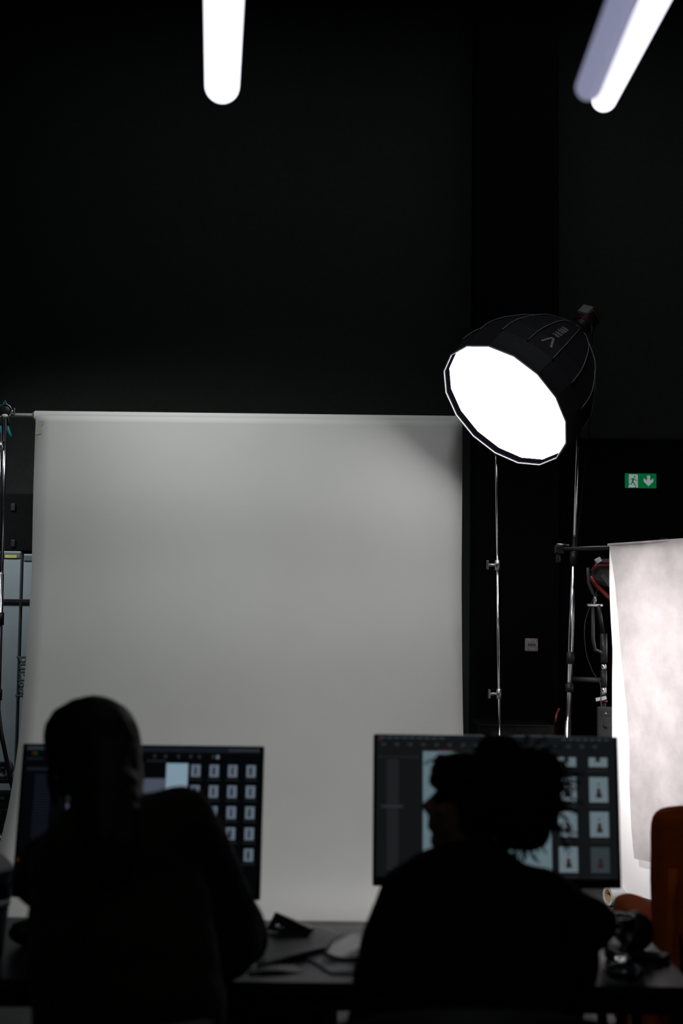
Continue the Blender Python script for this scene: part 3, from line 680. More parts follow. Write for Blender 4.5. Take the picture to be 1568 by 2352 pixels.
tube_lamp('tube_lamp', 'dim violet grey tube lamp hanging just left of the bright slanting one', (1352, 200), (1430, 0), 2.3, 0.022, 'tube_dim')

# ------------------------------------------------------------------ desk
TZ = 0.74
fl, fr = -1.75, atz(1573, 2240, TZ).x
yn, yf = 3.10, 3.74
dk = thing('desk', 'long black desk in front of the two seated people', 'desk', ((fl+fr)/2, (yn+yf)/2, 0))
mm = MB(); mm.box(((fl+fr)/2, (yn+yf)/2, TZ-0.0125), (fr-fl, yf-yn, 0.025), bev=0.003); mm.build('tabletop', 'desk_top', dk)
MB().box(((fl+fr)/2, yn+0.04, TZ-0.045), (fr-fl-0.04, 0.03, 0.04)).box(((fl+fr)/2, yf-0.04, TZ-0.045), (fr-fl-0.04, 0.03, 0.04)).box((fl+0.035, (yn+yf)/2, TZ-0.045), (0.03, yf-yn-0.06, 0.04)).box((fr-0.035, (yn+yf)/2, TZ-0.045), (0.03, yf-yn-0.06, 0.04)).build('frame', 'black_metal', dk)
for cx_, s_ in ((fl+0.12, 1), (fr-0.13, 1), (-0.30, 1)):
    for yy in (yn+0.08, yf-0.08):
        MB().tube([(cx_-0.01, yy, TZ-0.03), (cx_-0.085, yy, 0.01)], 0.013).build('leg', 'black_metal', dk)
        MB().tube([(cx_+0.01, yy, TZ-0.03), (cx_+0.085, yy, 0.01)], 0.013).build('leg', 'black_metal', dk)
# cable tray below
ty = yn+0.22
ty0, ty1 = at(505, 2300, ty).x, at(775, 2300, ty).x
tz1 = TZ-0.066
tv = thing('cable_tray', 'grey cable tray hanging under the desk between the two people', 'tray', ((ty0+ty1)/2, ty, tz1))
MB().box(((ty0+ty1)/2, ty+0.10, tz1-0.06), (ty1-ty0, 0.005, 0.12)).box(((ty0+ty1)/2, ty+0.05, tz1-0.118), (ty1-ty0, 0.10, 0.005)).box(((ty0+ty1)/2, ty, tz1-0.105), (ty1-ty0, 0.004, 0.03)).build('tray_panel', 'tray_grey', tv)
MB().box((ty0-0.02, ty+0.05, tz1-0.06), (0.02, 0.06, 0.12)).build('side_bracket', 'wood_brown', tv)
for i, f in enumerate((0.16, 0.40, 0.82)):
    xx = ty0+(ty1-ty0)*f; w_ = (0.03, 0.045, 0.025)[i]; p = Vector((xx, ty+0.045, tz1-0.1155))
    lab = ('small black power adapter at the left end of the cable tray', 'widest black power adapter in the middle of the cable tray', 'slim black power adapter at the right end of the cable tray')[i]
    t = thing('power_adapter', lab, 'power adapter', p, 'power adapters in the cable tray')
    MB().box(p + Vector((0, 0, 0.035)), (w_, 0.03, 0.068), bev=0.006).build('body', 'black_plastic', t)
    MB().tube([p + Vector((0, 0, 0.066)), p + Vector((0.005, 0, 0.085)), p + Vector((0.02, 0, 0.1)), p + Vector((0.03, 0.02, 0.112))], 0.0035).build('lead', 'black_plastic', t)

# ------------------------------------------------------------------ monitors
def monitor(label, cpx, cpy, D, w, h, tilt, yaw, rects, ox, oy, wpx, hpx):
    c = at(cpx, cpy, D)
    rot = Matrix.Rotation(R(yaw), 3, 'Z') @ Matrix.Rotation(R(-tilt), 3, 'X')
    ux, uz, uy = rot @ Vector((1, 0, 0)), rot @ Vector((0, 0, 1)), rot @ Vector((0, 1, 0))
    base = Vector((c.x, c.y+0.14, TZ))
    t = thing('monitor', label, 'monitor', base)
    MB().box(c + uy*0.014, (w, 0.024, h), rot, bev=0.004).build('bezel', 'monitor_plastic', t)
    MB().box(c + uy*0.04, (w*0.55, 0.04, h*0.6), rot, bev=0.01).build('rear_housing', 'monitor_plastic', t)
    sm = MB(); mats = []
    def rect(x0, y0, x1, y1, m, lv):
        if m not in mats: mats.append(m)
        f = lambda px, py: c + ux*((px-ox)/wpx*w) - uz*((py-oy)/hpx*h) - uy*(0.0005*lv)
        q_ = [f(x0, y1), f(x1, y1), f(x1, y0), f(x0, y0)]
        sm.face([sm.bm.verts.new(k) for k in q_], mats.index(m))
    for r_ in rects: rect(*r_)
    sm.build('screen', mats, t, normals=False)
    MB().tube([c + uy*0.05 - Vector((0, 0, 0.02)), Vector((c.x, base.y, c.z-0.08)), Vector((c.x, base.y, TZ+0.01))], 0.018).build('stand_neck', 'monitor_plastic', t)
    MB().box((c.x, base.y-0.02, TZ+0.006), (0.24, 0.18, 0.012), bev=0.004).build('stand_foot', 'monitor_plastic', t)
    return t
# left monitor, rectangles in the photograph's own proportions about its centre
ox, oy = 320, 1884
Rc = [(50, 1718, 590, 2040, 'scr_black', 1), (50, 1721, 590, 1732, 'scr_bar', 2)]
Rc += [(55+i*9, 1724, 61+i*9, 1729, 'scr_text', 3) for i in range(5)] + [(520+i*9, 1724, 526+i*9, 1729, 'scr_text', 3) for i in range(8)]
Rc += [(64, 1736, 69, 1741, 'scr_red', 3), (71, 1736, 76, 1741, 'scr_green', 3)]
Rc += [(x_, 1738, x_+6, 1745, 'scr_list_b', 3) for x_ in (345, 370, 400, 428, 448, 480)] + [(490, 1738, 497, 1746, 'scr_thumb', 3)]
Rc += [(75, 1785+i*6, 112, 1788+i*6, 'scr_list', 2) for i in range(36)]
Rc += [(55, 1770, 110, 1776, 'scr_list', 2), (52, 1748, 90, 1752, 'scr_list', 2)]
Rc += [(150, 1757, 376, 1792, 'scr_black', 2), (150, 1790, 375, 1960, 'scr_mid', 2), (376, 1757, 426, 2010, 'scr_blue', 2), (330, 1751, 376, 1753, 'scr_list_b', 2)]
for r_ in range(5):
    for c_ in range(4):
        x_ = 444 + c_*42.5; y_ = 1773 + r_*46
        Rc += [(x_-10.5, y_-13.5, x_+10.5, y_+13.5, 'scr_thumb', 2), (x_-3.2-(c_+r_) % 2, y_-7, x_+2.4, y_+9, 'scr_fig', 3), (x_-2, y_-10, x_+1.5, y_-6.5, 'scr_fig', 3), (x_-15, y_+19, x_+15, y_+20.5, 'scr_list_b', 2)]
Rc += [(47, 1970, 54, 1976, 'scr_orange', 2)]
monitor('black-framed monitor in front of the long-haired person, showing rows of small thumbnails', 320, 1884, 3.60, 0.612, 0.377, 13, 0, Rc, ox, oy, 560, 337)
ox, oy = 1140, 1862
Rc = [(869, 1695, 1411, 2010, 'scr_panel', 1), (869, 1698, 1411, 1704, 'scr_bar', 2)]
Rc += [(875+i*17, 1699, 887+i*17, 1703, 'scr_text', 3) for i in range(9)] + [(1290+i*16, 1699, 1300+i*16, 1703, 'scr_text', 3) for i in range(7)]
Rc += [(880+i*30, 1713, 890+i*30, 1720, 'scr_list_b', 3) for i in range(17)] + [(873, 1705, 878, 1709, 'scr_red', 3), (1010, 1727, 1045, 1729, 'scr_red', 3)]
Rc += [(893, 1752+i*7, 919, 1755+i*7, 'scr_list_b', 2) for i in range(35)] + [(880, 1852, 930, 1858, 'scr_list_b', 2), (872, 1744, 965, 1745.5, 'scr_list_b', 2)]
Rc += [(974, 1731, 1263, 2008, 'scr_image', 2), (1263, 1731, 1265, 2008, 'scr_black', 3)]
for r_, (y0, y1) in enumerate(((1741, 1762), (1785, 1841), (1862, 1918), (1940, 1996))):
    for c_, x_ in enumerate((1300, 1371)):
        dim = (r_ == 3 and c_ == 1)
        Rc += [(x_-21, y0, x_+21, y1, 'scr_dim' if dim else 'scr_thumb_b', 2)]
        if r_ == 0: Rc += [(x_-6, y0, x_+5, y0+10, 'scr_fig_b', 3)]
        else: Rc += [(x_-4, y0+25, x_+4, y0+36, 'scr_fig_b', 3), (x_-6, y0+36, x_+7, y0+46, 'scr_fig_b', 3), (x_-2.5, y0+14, x_+2, y0+19, 'scr_dim', 3)]
        Rc += [(x_-22, y1+8, x_+22, y1+9.5, 'scr_list_b', 2)]
monitor('black-framed monitor in front of the person in profile, showing large photo thumbnails', 1140, 1862, 3.60, 0.616, 0.372, 7, 0, Rc, ox, oy, 556, 337)

# ------------------------------------------------------------------ people
def hand(mbh, wrist, fwd, up, side, s=1.0):
    """palm and five curled fingers; side: +1 thumb toward up x fwd"""
    fwd = Vector(fwd).normalized(); up = (Vector(up) - fwd*Vector(up).dot(fwd)).normalized(); lat = up.cross(fwd)*side
    w = Vector(wrist)
    rot = Matrix((lat, fwd, up)).transposed()
    mbh.ell(w + fwd*0.045*s, (0.040*s, 0.052*s, 0.016*s), rot)
    mbh.cap(w, w + fwd*0.03*s, 0.024*s, 0.024*s)
    for i, (o_, L) in enumerate(((0.028, 0.070), (0.010, 0.078), (-0.009, 0.073), (-0.027, 0.056))):
        k = w + fwd*0.083*s + lat*o_*s + up*0.004*s
        a_ = k + fwd*L*0.5*s + up*0.004*s + lat*o_*0.12*s; b_ = a_ + (fwd*0.85 - up*0.5).normalized()*L*0.3*s; c_ = b_ + (fwd*0.5 - up*0.85).normalized()*L*0.25*s
        mbh.chain([k - fwd*0.02*s, k, a_, b_, c_], [0.0095*s, 0.0095*s, 0.0088*s, 0.0080*s, 0.0072*s])
    b0 = w + fwd*0.015*s + lat*0.03*s - up*0.002*s
    mbh.chain([b0, b0 + (lat*0.7+fwd*0.7)*0.035*s, b0 + (lat*0.7+fwd*0.7)*0.035*s + (lat*0.25+fwd*0.95-up*0.1)*0.03*s, b0 + (lat*0.7+fwd*0.7)*0.035*s + (lat*0.1+fwd*0.95-up*0.3)*0.055*s], [0.013*s, 0.011*s, 0.010*s, 0.0085*s])

def head(mbh, c, face, up, s=1.0):
    """c = cranium centre; face = looking direction"""
    f = Vector(face).normalized(); up = (Vector(up) - f*Vector(up).dot(f)).normalized(); l = up.cross(f)
    P = lambda a_, b_, h_: Vector(c) + (f*a_ + l*b_ + up*h_)*s
    rot = Matrix((f, l, up)).transposed()
    mbh.ell(P(-0.012, 0, 0.015), (0.098*s, 0.076*s, 0.092*s), rot)
    mbh.ell(P(0.030, 0, -0.035), (0.062*s, 0.062*s, 0.085*s), rot)          # face
    mbh.ell(P(0.048, 0, -0.098), (0.034*s, 0.036*s, 0.026*s), rot)           # chin
    for sg in (-1, 1):
        mbh.cap(P(0.045, sg*0.02, -0.098), P(-0.012, sg*0.054, -0.060), 0.022*s, 0.022*s)
        mbh.ell(P(0.066, sg*0.032, -0.032), (0.022*s, 0.022*s, 0.018*s), rot)  # cheek
        mbh.ell(P(-0.01, sg*0.077, -0.028), (0.018*s, 0.008*s, 0.030*s), rot)  # ear
        mbh.cap(P(0.084, sg*0.014, 0.010), P(0.070, sg*0.042, 0.012), 0.010*s, 0.009*s)  # brow
    mbh.chain([P(0.086, 0, 0.002), P(0.100, 0, -0.022), P(0.112, 0, -0.036)], [0.009*s, 0.0085*s, 0.0085*s])
    mbh.cap(P(0.100, -0.010, -0.040), P(0.100, 0.010, -0.040), 0.008*s, 0.008*s)
    mbh.cap(P(0.089, -0.014, -0.062), P(0.089, 0.014, -0.062), 0.0075*s, 0.0075*s)
    mbh.cap(P(0.086, -0.012, -0.074), P(0.086, 0.012, -0.074), 0.0085*s, 0.0085*s)
    return P

def person(label, J, hm, cm, build_hair, build_extra=None):
    """J: joints in world coordinates"""
    base = Vector((J['hip'].x, J['hip'].y, 0))
    t = thing('person', label, 'person', base)
    b = MB()
    P = head(b, J['head'], J['face'], J['hup'], J.get('hs', 1.0))
    nk = P(-0.035, 0, -0.075)
    b.chain([P(-0.02, 0, -0.05), nk, J['neck']], [0.056, 0.052, 0.058])
    b.chain([J['neck'], J['chest'], J['waist'], J['hip']], [0.06, 0.115, 0.11, 0.12])
    for s_ in ('L', 'R'):
        b.cap(J['neck'] - Vector((0, 0, 0.03)), J['sh'+s_], 0.055, 0.052)
        b.chain([J['sh'+s_], J['el'+s_], J['wr'+s_]], [0.05, 0.040, 0.026])
        hand(b, J['wr'+s_], J['hd'+s_], (0, 0, 1), 1 if s_ == 'L' else -1, 0.95)
        k = J['kn'+s_]; an = J['an'+s_]
        b.chain([J['hip'] + Vector(((-0.09 if s_ == 'L' else 0.09), 0, -0.02)), k, an], [0.085, 0.058, 0.042])
        b.chain([an, an + Vector((0, 0.05, -0.055)), an + Vector((0, 0.17, -0.062))], [0.04, 0.035, 0.025])
    body = b.build('body', 'skin', t); fuse(body, 0.0062, 5)
    # upper clothing
    c = MB(); f = J.get('bulk', 1.0)
    c.cap(nk + (J['neck']-nk)*0.75, J['neck'], 0.064, 0.085)
    c.chain([J['neck'] - Vector((0, 0, 0.03)), J['chest']], [0.09, 0.13*f])
    for nm, (rx, ry, rz_) in J['mass']: c.ell(nm, (rx, ry, rz_))
    for s_ in ('L', 'R'):
        c.cap(J['neck'] - Vector((0, 0, 0.03)), J['sh'+s_], 0.07, 0.072*f)
        c.chain([J['sh'+s_], J['el'+s_], J['wr'+s_] - (J['wr'+s_]-J['el'+s_]).normalized()*0.03], [0.078*f, 0.062*f, 0.045*f])
    co = c.build('jumper' if cm == 'jumper_black' else 'coat', cm, t); fuse(co, 0.011, 8); wrinkle(co, 0.10, 0.014)
    # trousers and shoes
    c = MB(); c.cap(J['hip'] + Vector((-0.08, 0, 0)), J['hip'] + Vector((0.08, 0, 0)), 0.135, 0.135)
    for s_ in ('L', 'R'):
        c.chain([J['hip'] + Vector(((-0.09 if s_ == 'L' else 0.09), 0, -0.01)), J['kn'+s_], J['an'+s_]], [0.105, 0.075, 0.058])
    tr_ = c.build('trousers', 'trousers', t); fuse(tr_, 0.012, 6)
    for s_ in ('L', 'R'):
        an = J['an'+s_]; c = MB()
        c.chain([an + Vector((0, -0.02, -0.04)), an + Vector((0, 0.06, -0.045)), an + Vector((0, 0.18, -0.055))], [0.05, 0.046, 0.036]); c.box((an.x, an.y+0.07, 0.012), (0.085, 0.27, 0.024), bev=0.005)
        so = c.build('shoe', 'shoe', t); fuse(so, 0.008, 4)
    for s_ in (-1, 1): MB().ell(P(0.077, s_*0.031, -0.008), 0.0115, seg=14, rings=10).build('eye', 'hair_dark', t)
    build_hair(t, P)
    if build_extra: build_extra(t, P)
    return t
TB = TZ
# ---- left person (long hair, brown coat)
J = {}
J['hs'] = 0.93; J['head'] = at(213, 1722, 2.95); J['face'] = Vector((-0.72, 0.66, -0.20)); J['hup'] = Vector((-0.10, 0.22, 1))
J['neck'] = at(250, 1872, 2.88); J['chest'] = at(270, 2010, 2.82)
J['waist'] = Vector((J['chest'].x+0.015, 2.74, 0.74)); J['hip'] = Vector((J['chest'].x+0.02, 2.66, 0.575))
J['shL'] = at(132, 2000, 2.87); J['shR'] = at(408, 1898, 2.85)
J['elL'] = at(98, 2015, 2.98); J['elR'] = at(548, 2155, 3.04)
J['wrL'] = Vector((J['elL'].x+0.12, 3.19, TB+0.055)); J['hdL'] = Vector((0.35, 1, -0.12))
J['wrR'] = Vector((J['elR'].x-0.16, 3.20, TB+0.05)); J['hdR'] = Vector((-0.5, 0.9, -0.08))
for s_, sx in (('L', -0.13), ('R', 0.13)):
    J['kn'+s_] = Vector((J['hip'].x+sx, 3.12, 0.545)); J['an'+s_] = Vector((J['hip'].x+sx, 3.08, 0.10))
J['bulk'] = 1.05
J['mass'] = [(at(265, 2000, 2.82), (0.165, 0.125, 0.15)), (at(275, 2110, 2.80), (0.180, 0.135, 0.16)), (at(285, 2220, 2.76), (0.185, 0.145, 0.17)), (at(300, 2320, 2.73), (0.185, 0.15, 0.16)), (Vector((J['hip'].x, 2.68, 0.66)), (0.19, 0.16, 0.14)),
             (at(360, 1935, 2.83), (0.10, 0.085, 0.09)), (at(440, 2060, 2.90), (0.075, 0.075, 0.13)), (at(505, 2165, 2.98), (0.085, 0.08, 0.085))]
def hairL(t, P):
    h = MB()
    h.ell(at(212, 1702, 2.955), (0.096, 0.118, 0.094))
    h.ell(at(170, 1690, 2.955), (0.062, 0.09, 0.070))
    h.ell(at(236, 1688, 2.93), (0.072, 0.095, 0.072))
    h.chain([at(125, 1700, 2.98), at(118, 1790, 3.0), at(130, 1850, 2.98)], [0.012, 0.012, 0.01])
    h.chain([at(225, 1700, 2.92), at(240, 1780, 2.88), at(250, 1850, 2.84), at(252, 1940, 2.74)], [0.085, 0.080, 0.068, 0.03])
    h.chain([at(252, 1700, 2.92), at(258, 1770, 2.89), at(264, 1840, 2.86), at(275, 1940, 2.74)], [0.064, 0.062, 0.058, 0.030])
    h.chain([at(240, 1760, 2.86), at(238, 1850, 2.77), at(240, 1930, 2.695), at(243, 2010, 2.672)], [0.062, 0.050, 0.036, 0.014])
    h.chain([at(270, 1780, 2.87), at(278, 1860, 2.78), at(285, 1940, 2.70), at(286, 2000, 2.678)], [0.050, 0.040, 0.028, 0.012])
    h.chain([at(130, 1690, 2.98), at(116, 1715, 2.99)], [0.028, 0.016])
    h.ell(at(185, 1628, 2.95), (0.035, 0.05, 0.02)); h.ell(at(165, 1800, 2.90), (0.035, 0.05, 0.035))
    o_ = h.build('hair', 'hair_brown', t); fuse(o_, 0.008, 6); wrinkle(o_, 0.03, 0.006)
def earL(t, P):
    MB().ell(at(157, 1837, 2.845), (0.006, 0.006, 0.009)).build('earring', 'white_plastic', t)
person('person with long straight hair and dark brown coat seated before the left monitor', J, 'hair_brown', 'coat_brown', hairL, earL)
# ---- right person (profile, bun)
J = {}
J['hs'] = 0.93; J['head'] = at(1097, 1846, 2.90); J['face'] = Vector((-0.97, 0.10, 0.24)); J['hup'] = Vector((0.24, 0, 0.97))
J['neck'] = at(1085, 1995, 2.86); J['chest'] = at(1060, 2110, 2.82)
J['waist'] = Vector((J['chest'].x+0.0, 2.76, 0.74)); J['hip'] = Vector((J['chest'].x, 2.68, 0.575))
J['shL'] = at(955, 2068, 2.84); J['shR'] = at(1235, 2082, 2.86)
J['elL'] = at(880, 2235, 2.88); J['elR'] = at(1335, 2130, 3.03)
J['wrL'] = Vector((J['elL'].x+0.07, 3.16, TB+0.05)); J['hdL'] = Vector((0.3, 1, -0.1))
J['wrR'] = Vector((J['elR'].x-0.11, 3.24, TB+0.05)); J['hdR'] = Vector((-0.5, 0.9, -0.1))
for s_, sx in (('L', -0.13), ('R', 0.13)):
    J['kn'+s_] = Vector((J['hip'].x+sx, 3.12, 0.545)); J['an'+s_] = Vector((J['hip'].x+sx, 3.08, 0.10))
J['mass'] = [(at(1065, 2080, 2.83), (0.165, 0.12, 0.12)), (at(1060, 2180, 2.80), (0.19, 0.135, 0.16)), (at(1050, 2290, 2.77), (0.205, 0.15, 0.17)), (at(1045, 2380, 2.74), (0.21, 0.155, 0.15)), (Vector((J['hip'].x, 2.70, 0.66)), (0.21, 0.16, 0.14)), 
             (at(1080, 2010, 2.85), (0.10, 0.09, 0.05)), (at(1340, 2120, 3.0), (0.07, 0.07, 0.055)), (at(905, 2210, 2.85), (0.075, 0.08, 0.12)), (at(1290, 2200, 2.92), (0.075, 0.08, 0.12))]
def hairR(t, P):
    h = MB()
    h.ell(at(1090, 1786, 2.90), (0.090, 0.090, 0.058)); h.ell(at(1140, 1810, 2.90), (0.105, 0.098, 0.090))
    h.ell(at(1150, 1734, 2.89), (0.050, 0.055, 0.043)); h.ell(at(1178, 1860, 2.90), (0.080, 0.085, 0.080))
    h.ell(at(1228, 1775, 2.90), (0.060, 0.065, 0.055)); h.ell(at(1205, 1800, 2.90), (0.078, 0.08, 0.078)); h.ell(at(1210, 1895, 2.90), (0.052, 0.06, 0.052)); h.ell(at(1238, 1835, 2.90), (0.048, 0.06, 0.062))
    h.ell(at(1085, 1756, 2.90), (0.062, 0.07, 0.026))
    h.chain([at(1070, 1765, 2.86), at(1020, 1765, 2.88), at(1000, 1795, 2.90)], [0.035, 0.026, 0.013])
    h.chain([at(1050, 1765, 2.90), at(1018, 1758, 2.91), at(995, 1768, 2.92)], [0.035, 0.024, 0.012])
    h.chain([at(1080, 1800, 2.815), at(1085, 1850, 2.81), at(1110, 1900, 2.82)], [0.03, 0.028, 0.02])
    o_ = h.build('hair', 'hair_dark', t); fuse(o_, 0.008, 5); wrinkle(o_, 0.035, 0.014)
    h = MB(); rnd = random.Random(3)
    def strand(px, py, dx, dy, n=4):
        D = 2.9 + rnd.uniform(-0.04, 0.04); pts = []; cx0, cy0 = px, py
        for i in range(n+1):
            pts.append(at(cx0, cy0, D)); cx0 += dx/n + rnd.uniform(-6, 6); cy0 += dy/n + rnd.uniform(-6, 6)
        h.tube(pts, 0.0021, 5)
    for i in range(70): strand(1258+rnd.uniform(-20, 25), 1740+rnd.uniform(-15, 165), rnd.uniform(15, 65), rnd.uniform(-25, 60))
    for i in range(26): strand(1200+rnd.uniform(-20, 40), 1925+rnd.uniform(-10, 20), rnd.uniform(-30, 40), rnd.uniform(15, 45))
    for i in range(22): strand(1010+rnd.uniform(0, 40), 1750+rnd.uniform(-8, 12), rnd.uniform(-35, -10), rnd.uniform(0, 55))
    for i in range(26): strand(1150+rnd.uniform(-60, 110), 1712+rnd.uniform(-8, 20), rnd.uniform(-20, 30), rnd.uniform(-22, 5))
    h.build('loose_strands', 'hair_dark', t)
person('person in black jumper with gathered hair, in profile before the right monitor', J, 'hair_dark', 'jumper_black', hairR)

# ------------------------------------------------------------------ chairs of the two people
def shell_chair(label, cx_, cy_, topz, m, R0=0.27, a0=-90, half=75):
    t = thing('desk_chair', label, 'chair', (cx_, cy_, 0))
    mm = MB(); n = 28; rows = 8; gi, go = [], []
    for j in range(rows+1):
        ri, ro = [], []
        for i in range(n+1):
            a = R(a0 - half + 2*half*i/n); zt_ = topz(i/n); z_ = 0.46 + (zt_-0.46)*j/rows
            rr_ = R0 + 0.04*(j/rows)
            ri.append(mm.bm.verts.new((cx_+math.cos(a)*rr_, cy_+math.sin(a)*rr_*0.95, z_))); ro.append(mm.bm.verts.new((cx_+math.cos(a)*(rr_+0.028), cy_+math.sin(a)*(rr_+0.028)*0.95, z_+(0.004 if j == rows else 0))))
        gi.append(ri); go.append(ro)
    for g_ in (gi, go):
        for p_, q_ in zip(g_, g_[1:]):
            for i in range(n): mm.face([p_[i], p_[i+1], q_[i+1], q_[i]], 0, True)
    for i in range(n): mm.face([gi[0][i], gi[0][i+1], go[0][i+1], go[0][i]]); mm.face([gi[-1][i], gi[-1][i+1], go[-1][i+1], go[-1][i]])
    for j in range(rows): mm.face([gi[j][0], gi[j+1][0], go[j+1][0], go[j][0]]); mm.face([gi[j][-1], gi[j+1][-1], go[j+1][-1], go[j][-1]])
    mm.build('backrest', m, t)
    MB().lathe((cx_, cy_, 0.40), (0, 0, 1), [(0, 0), (0, 0.24), (0.02, 0.265), (0.045, 0.265), (0.062, 0.24), (0.065, 0)], 32).build('seat', m, t)
    for i in range(4):
        a = R(45+90*i); lg_ = MB().tube([(cx_+math.cos(a)*0.17, cy_+math.sin(a)*0.17, 0.405), (cx_+math.cos(a)*0.26, cy_+math.sin(a)*0.26, 0.005)], 0.013).build('leg', 'black_metal', t)
    return t
hl = at(300, 2200, 2.7).x
zA = at(40, 2205, 2.46).z; zB = at(300, 2345, 2.38).z
shell_chair('dark grey rounded tub chair under the long-haired person', -0.47, 2.70, lambda u_: zB + (zA-zB)*max(0, (0.42-u_)/0.42)**1.3 * 1.0 - 0.02*u_, 'chair_fabric', R0=0.31, a0=-115, half=70)
zC = at(1020, 2318, 2.38).z
shell_chair('black chair with a gently arched back under the person in the black jumper', 0.24, 2.70, lambda u_: zC - 0.10*(2*u_-1)**2, 'chair_black', R0=0.29, a0=-90, half=62)

# ------------------------------------------------------------------ rust armchair at the right
CX, CYY = 1.235, 4.45
ar = thing('armchair', 'rust orange velvet armchair at the right edge beyond the desk', 'armchair', (CX, CYY, 0))
rz_ = Matrix.Rotation(R(3), 3, 'Z')       # front faces away from the camera, turned left
def L_(x_, y_, z_): return Vector((CX, CYY, 0)) + rz_ @ Vector((x_, y_, z_))
ztop = at(1520, 1862, 4.2).z
def cushion(name, c_, size, rot, r_, fold=0.01, m='velvet_rust'):
    o_ = MB().box(c_, size, rot, bev=r_).build(name, m, ar)
    subdiv(o_, 2); wrinkle(o_, 0.12, fold); return o_
bkc = L_(0, -0.24, (ztop+0.42)/2)
cushion('backrest', bkc, (0.68, 0.16, ztop-0.38), rz_ @ Matrix.Rotation(R(-5), 3, 'X'), 0.078)
cushion('seat', L_(0, 0.08, 0.38), (0.52, 0.56, 0.16), rz_, 0.04)
for s_ in (-1, 1):
    cushion('armrest', L_(s_*0.285, 0.03, 0.45), (0.13, 0.46, 0.42), rz_, 0.058)
    for q_ in (-1, 1):
        p = L_(s_*0.26, q_*0.24, 0.0); MB().cone(p, p + Vector((0, 0, 0.28)), 0.012, 0.02).build('leg', 'wood_brown', ar)
dyb = lambda z_: -0.24 - 0.085 - (z_-(ztop+0.42)/2)*math.tan(R(5))*1.0
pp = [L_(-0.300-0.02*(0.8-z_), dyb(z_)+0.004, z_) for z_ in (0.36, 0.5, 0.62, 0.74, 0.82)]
MB().tube(pp, 0.014).build('back_piping', 'velvet_lit', ar)
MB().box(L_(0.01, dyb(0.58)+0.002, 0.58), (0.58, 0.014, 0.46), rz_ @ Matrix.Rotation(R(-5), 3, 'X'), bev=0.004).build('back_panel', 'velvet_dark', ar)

# ------------------------------------------------------------------ things on the desk
def tumbler(label, c_, r0, r1, h, facets=9):
    t = thing('drinking_glass', label, 'glass', c_)
    mm = MB(); n = 36; prof_o = [(0.0, r0*0.86), (0.004, r0*0.92), (h*0.08, r0), (h*0.55, r0+(r1-r0)*0.5), (h*0.62, r0+(r1-r0)*0.78), (h, r1)]
    rings = []
    for d, r_ in prof_o:
        rings.append([mm.bm.verts.new(c_ + Vector((math.cos(2*math.pi*k/n), math.sin(2*math.pi*k/n), 0))*(r_*(1-(0.035*(1-abs(math.cos(facets*math.pi*k/n))) if d < h*0.6 else 0))) + Vector((0, 0, d))) for k in range(n)])
    for d, r_ in [(h, r1-0.0025), (h*0.6, r0+(r1-r0)*0.7-0.004), (h*0.14, r0-0.005)]:
        rings.append([mm.bm.verts.new(c_ + Vector((math.cos(2*math.pi*k/n)*r_, math.sin(2*math.pi*k/n)*r_, d))) for k in range(n)])
    for p_, q_ in zip(rings, rings[1:]):
        for k in range(n): mm.face([p_[k], p_[(k+1) % n], q_[(k+1) % n], q_[k]], 0, True)
    mm.face(rings[0][::-1]); mm.face(rings[-1])
    mm.build('glass_body', 'glass', t)
    return t
gp = atz(1417, 2205, TZ+0.001)
tumbler('clear faceted drinking glass on the right end of the desk', gp, 0.030, 0.042, 0.100)
dp = atz(1424, 2238, TZ+0.001)
dp = Vector((dp.x, 3.16, TZ+0.001))
gd = thing('glass_dish', 'low clear glass dish in front of the drinking glass', 'dish', dp)
MB().lathe(dp, (0, 0, 1), [(0, 0), (0, 0.030), (0.006, 0.038), (0.022, 0.044), (0.024, 0.042), (0.008, 0.034), (0.005, 0)], 36).build('dish_body', 'glass', gd)
bp_ = at(1455, 2157, 3.42)
rb_ = 0.047
bo = thing('ball', 'dark round object on the desk behind the drinking glass', 'ball', (bp_.x, bp_.y, TZ))
MB().ell((bp_.x, bp_.y, TZ+rb_+0.002), (rb_, rb_, rb_), seg=28, rings=18).build('round_body', 'black_plastic', bo)
MB().lathe((bp_.x, bp_.y, TZ+0.0005), (0, 0, 1), [(0, 0), (0, 0.024), (0.006, 0.026), (0.010, 0.02), (0.010, 0)], 24).build('base_ring', 'black_metal', bo)
hp = atz(1500, 2228, TZ)
# open headphones-like flat dark case on the corner
pc_ = atz(1492, 2205, TZ+0.001)
pcs = thing('flat_case', 'flat dark case lying on the right corner of the desk', 'case', pc_)
MB().box(pc_ + Vector((0, 0, 0.008)), (0.085, 0.05, 0.016), Matrix.Rotation(R(-25), 3, 'Z'), bev=0.005).build('case_body', 'black_plastic', pcs)
MB().box(pc_ + Vector((0, 0, 0.017)), (0.05, 0.004, 0.003), Matrix.Rotation(R(-25), 3, 'Z')).build('zip', 'case_grey', pcs)

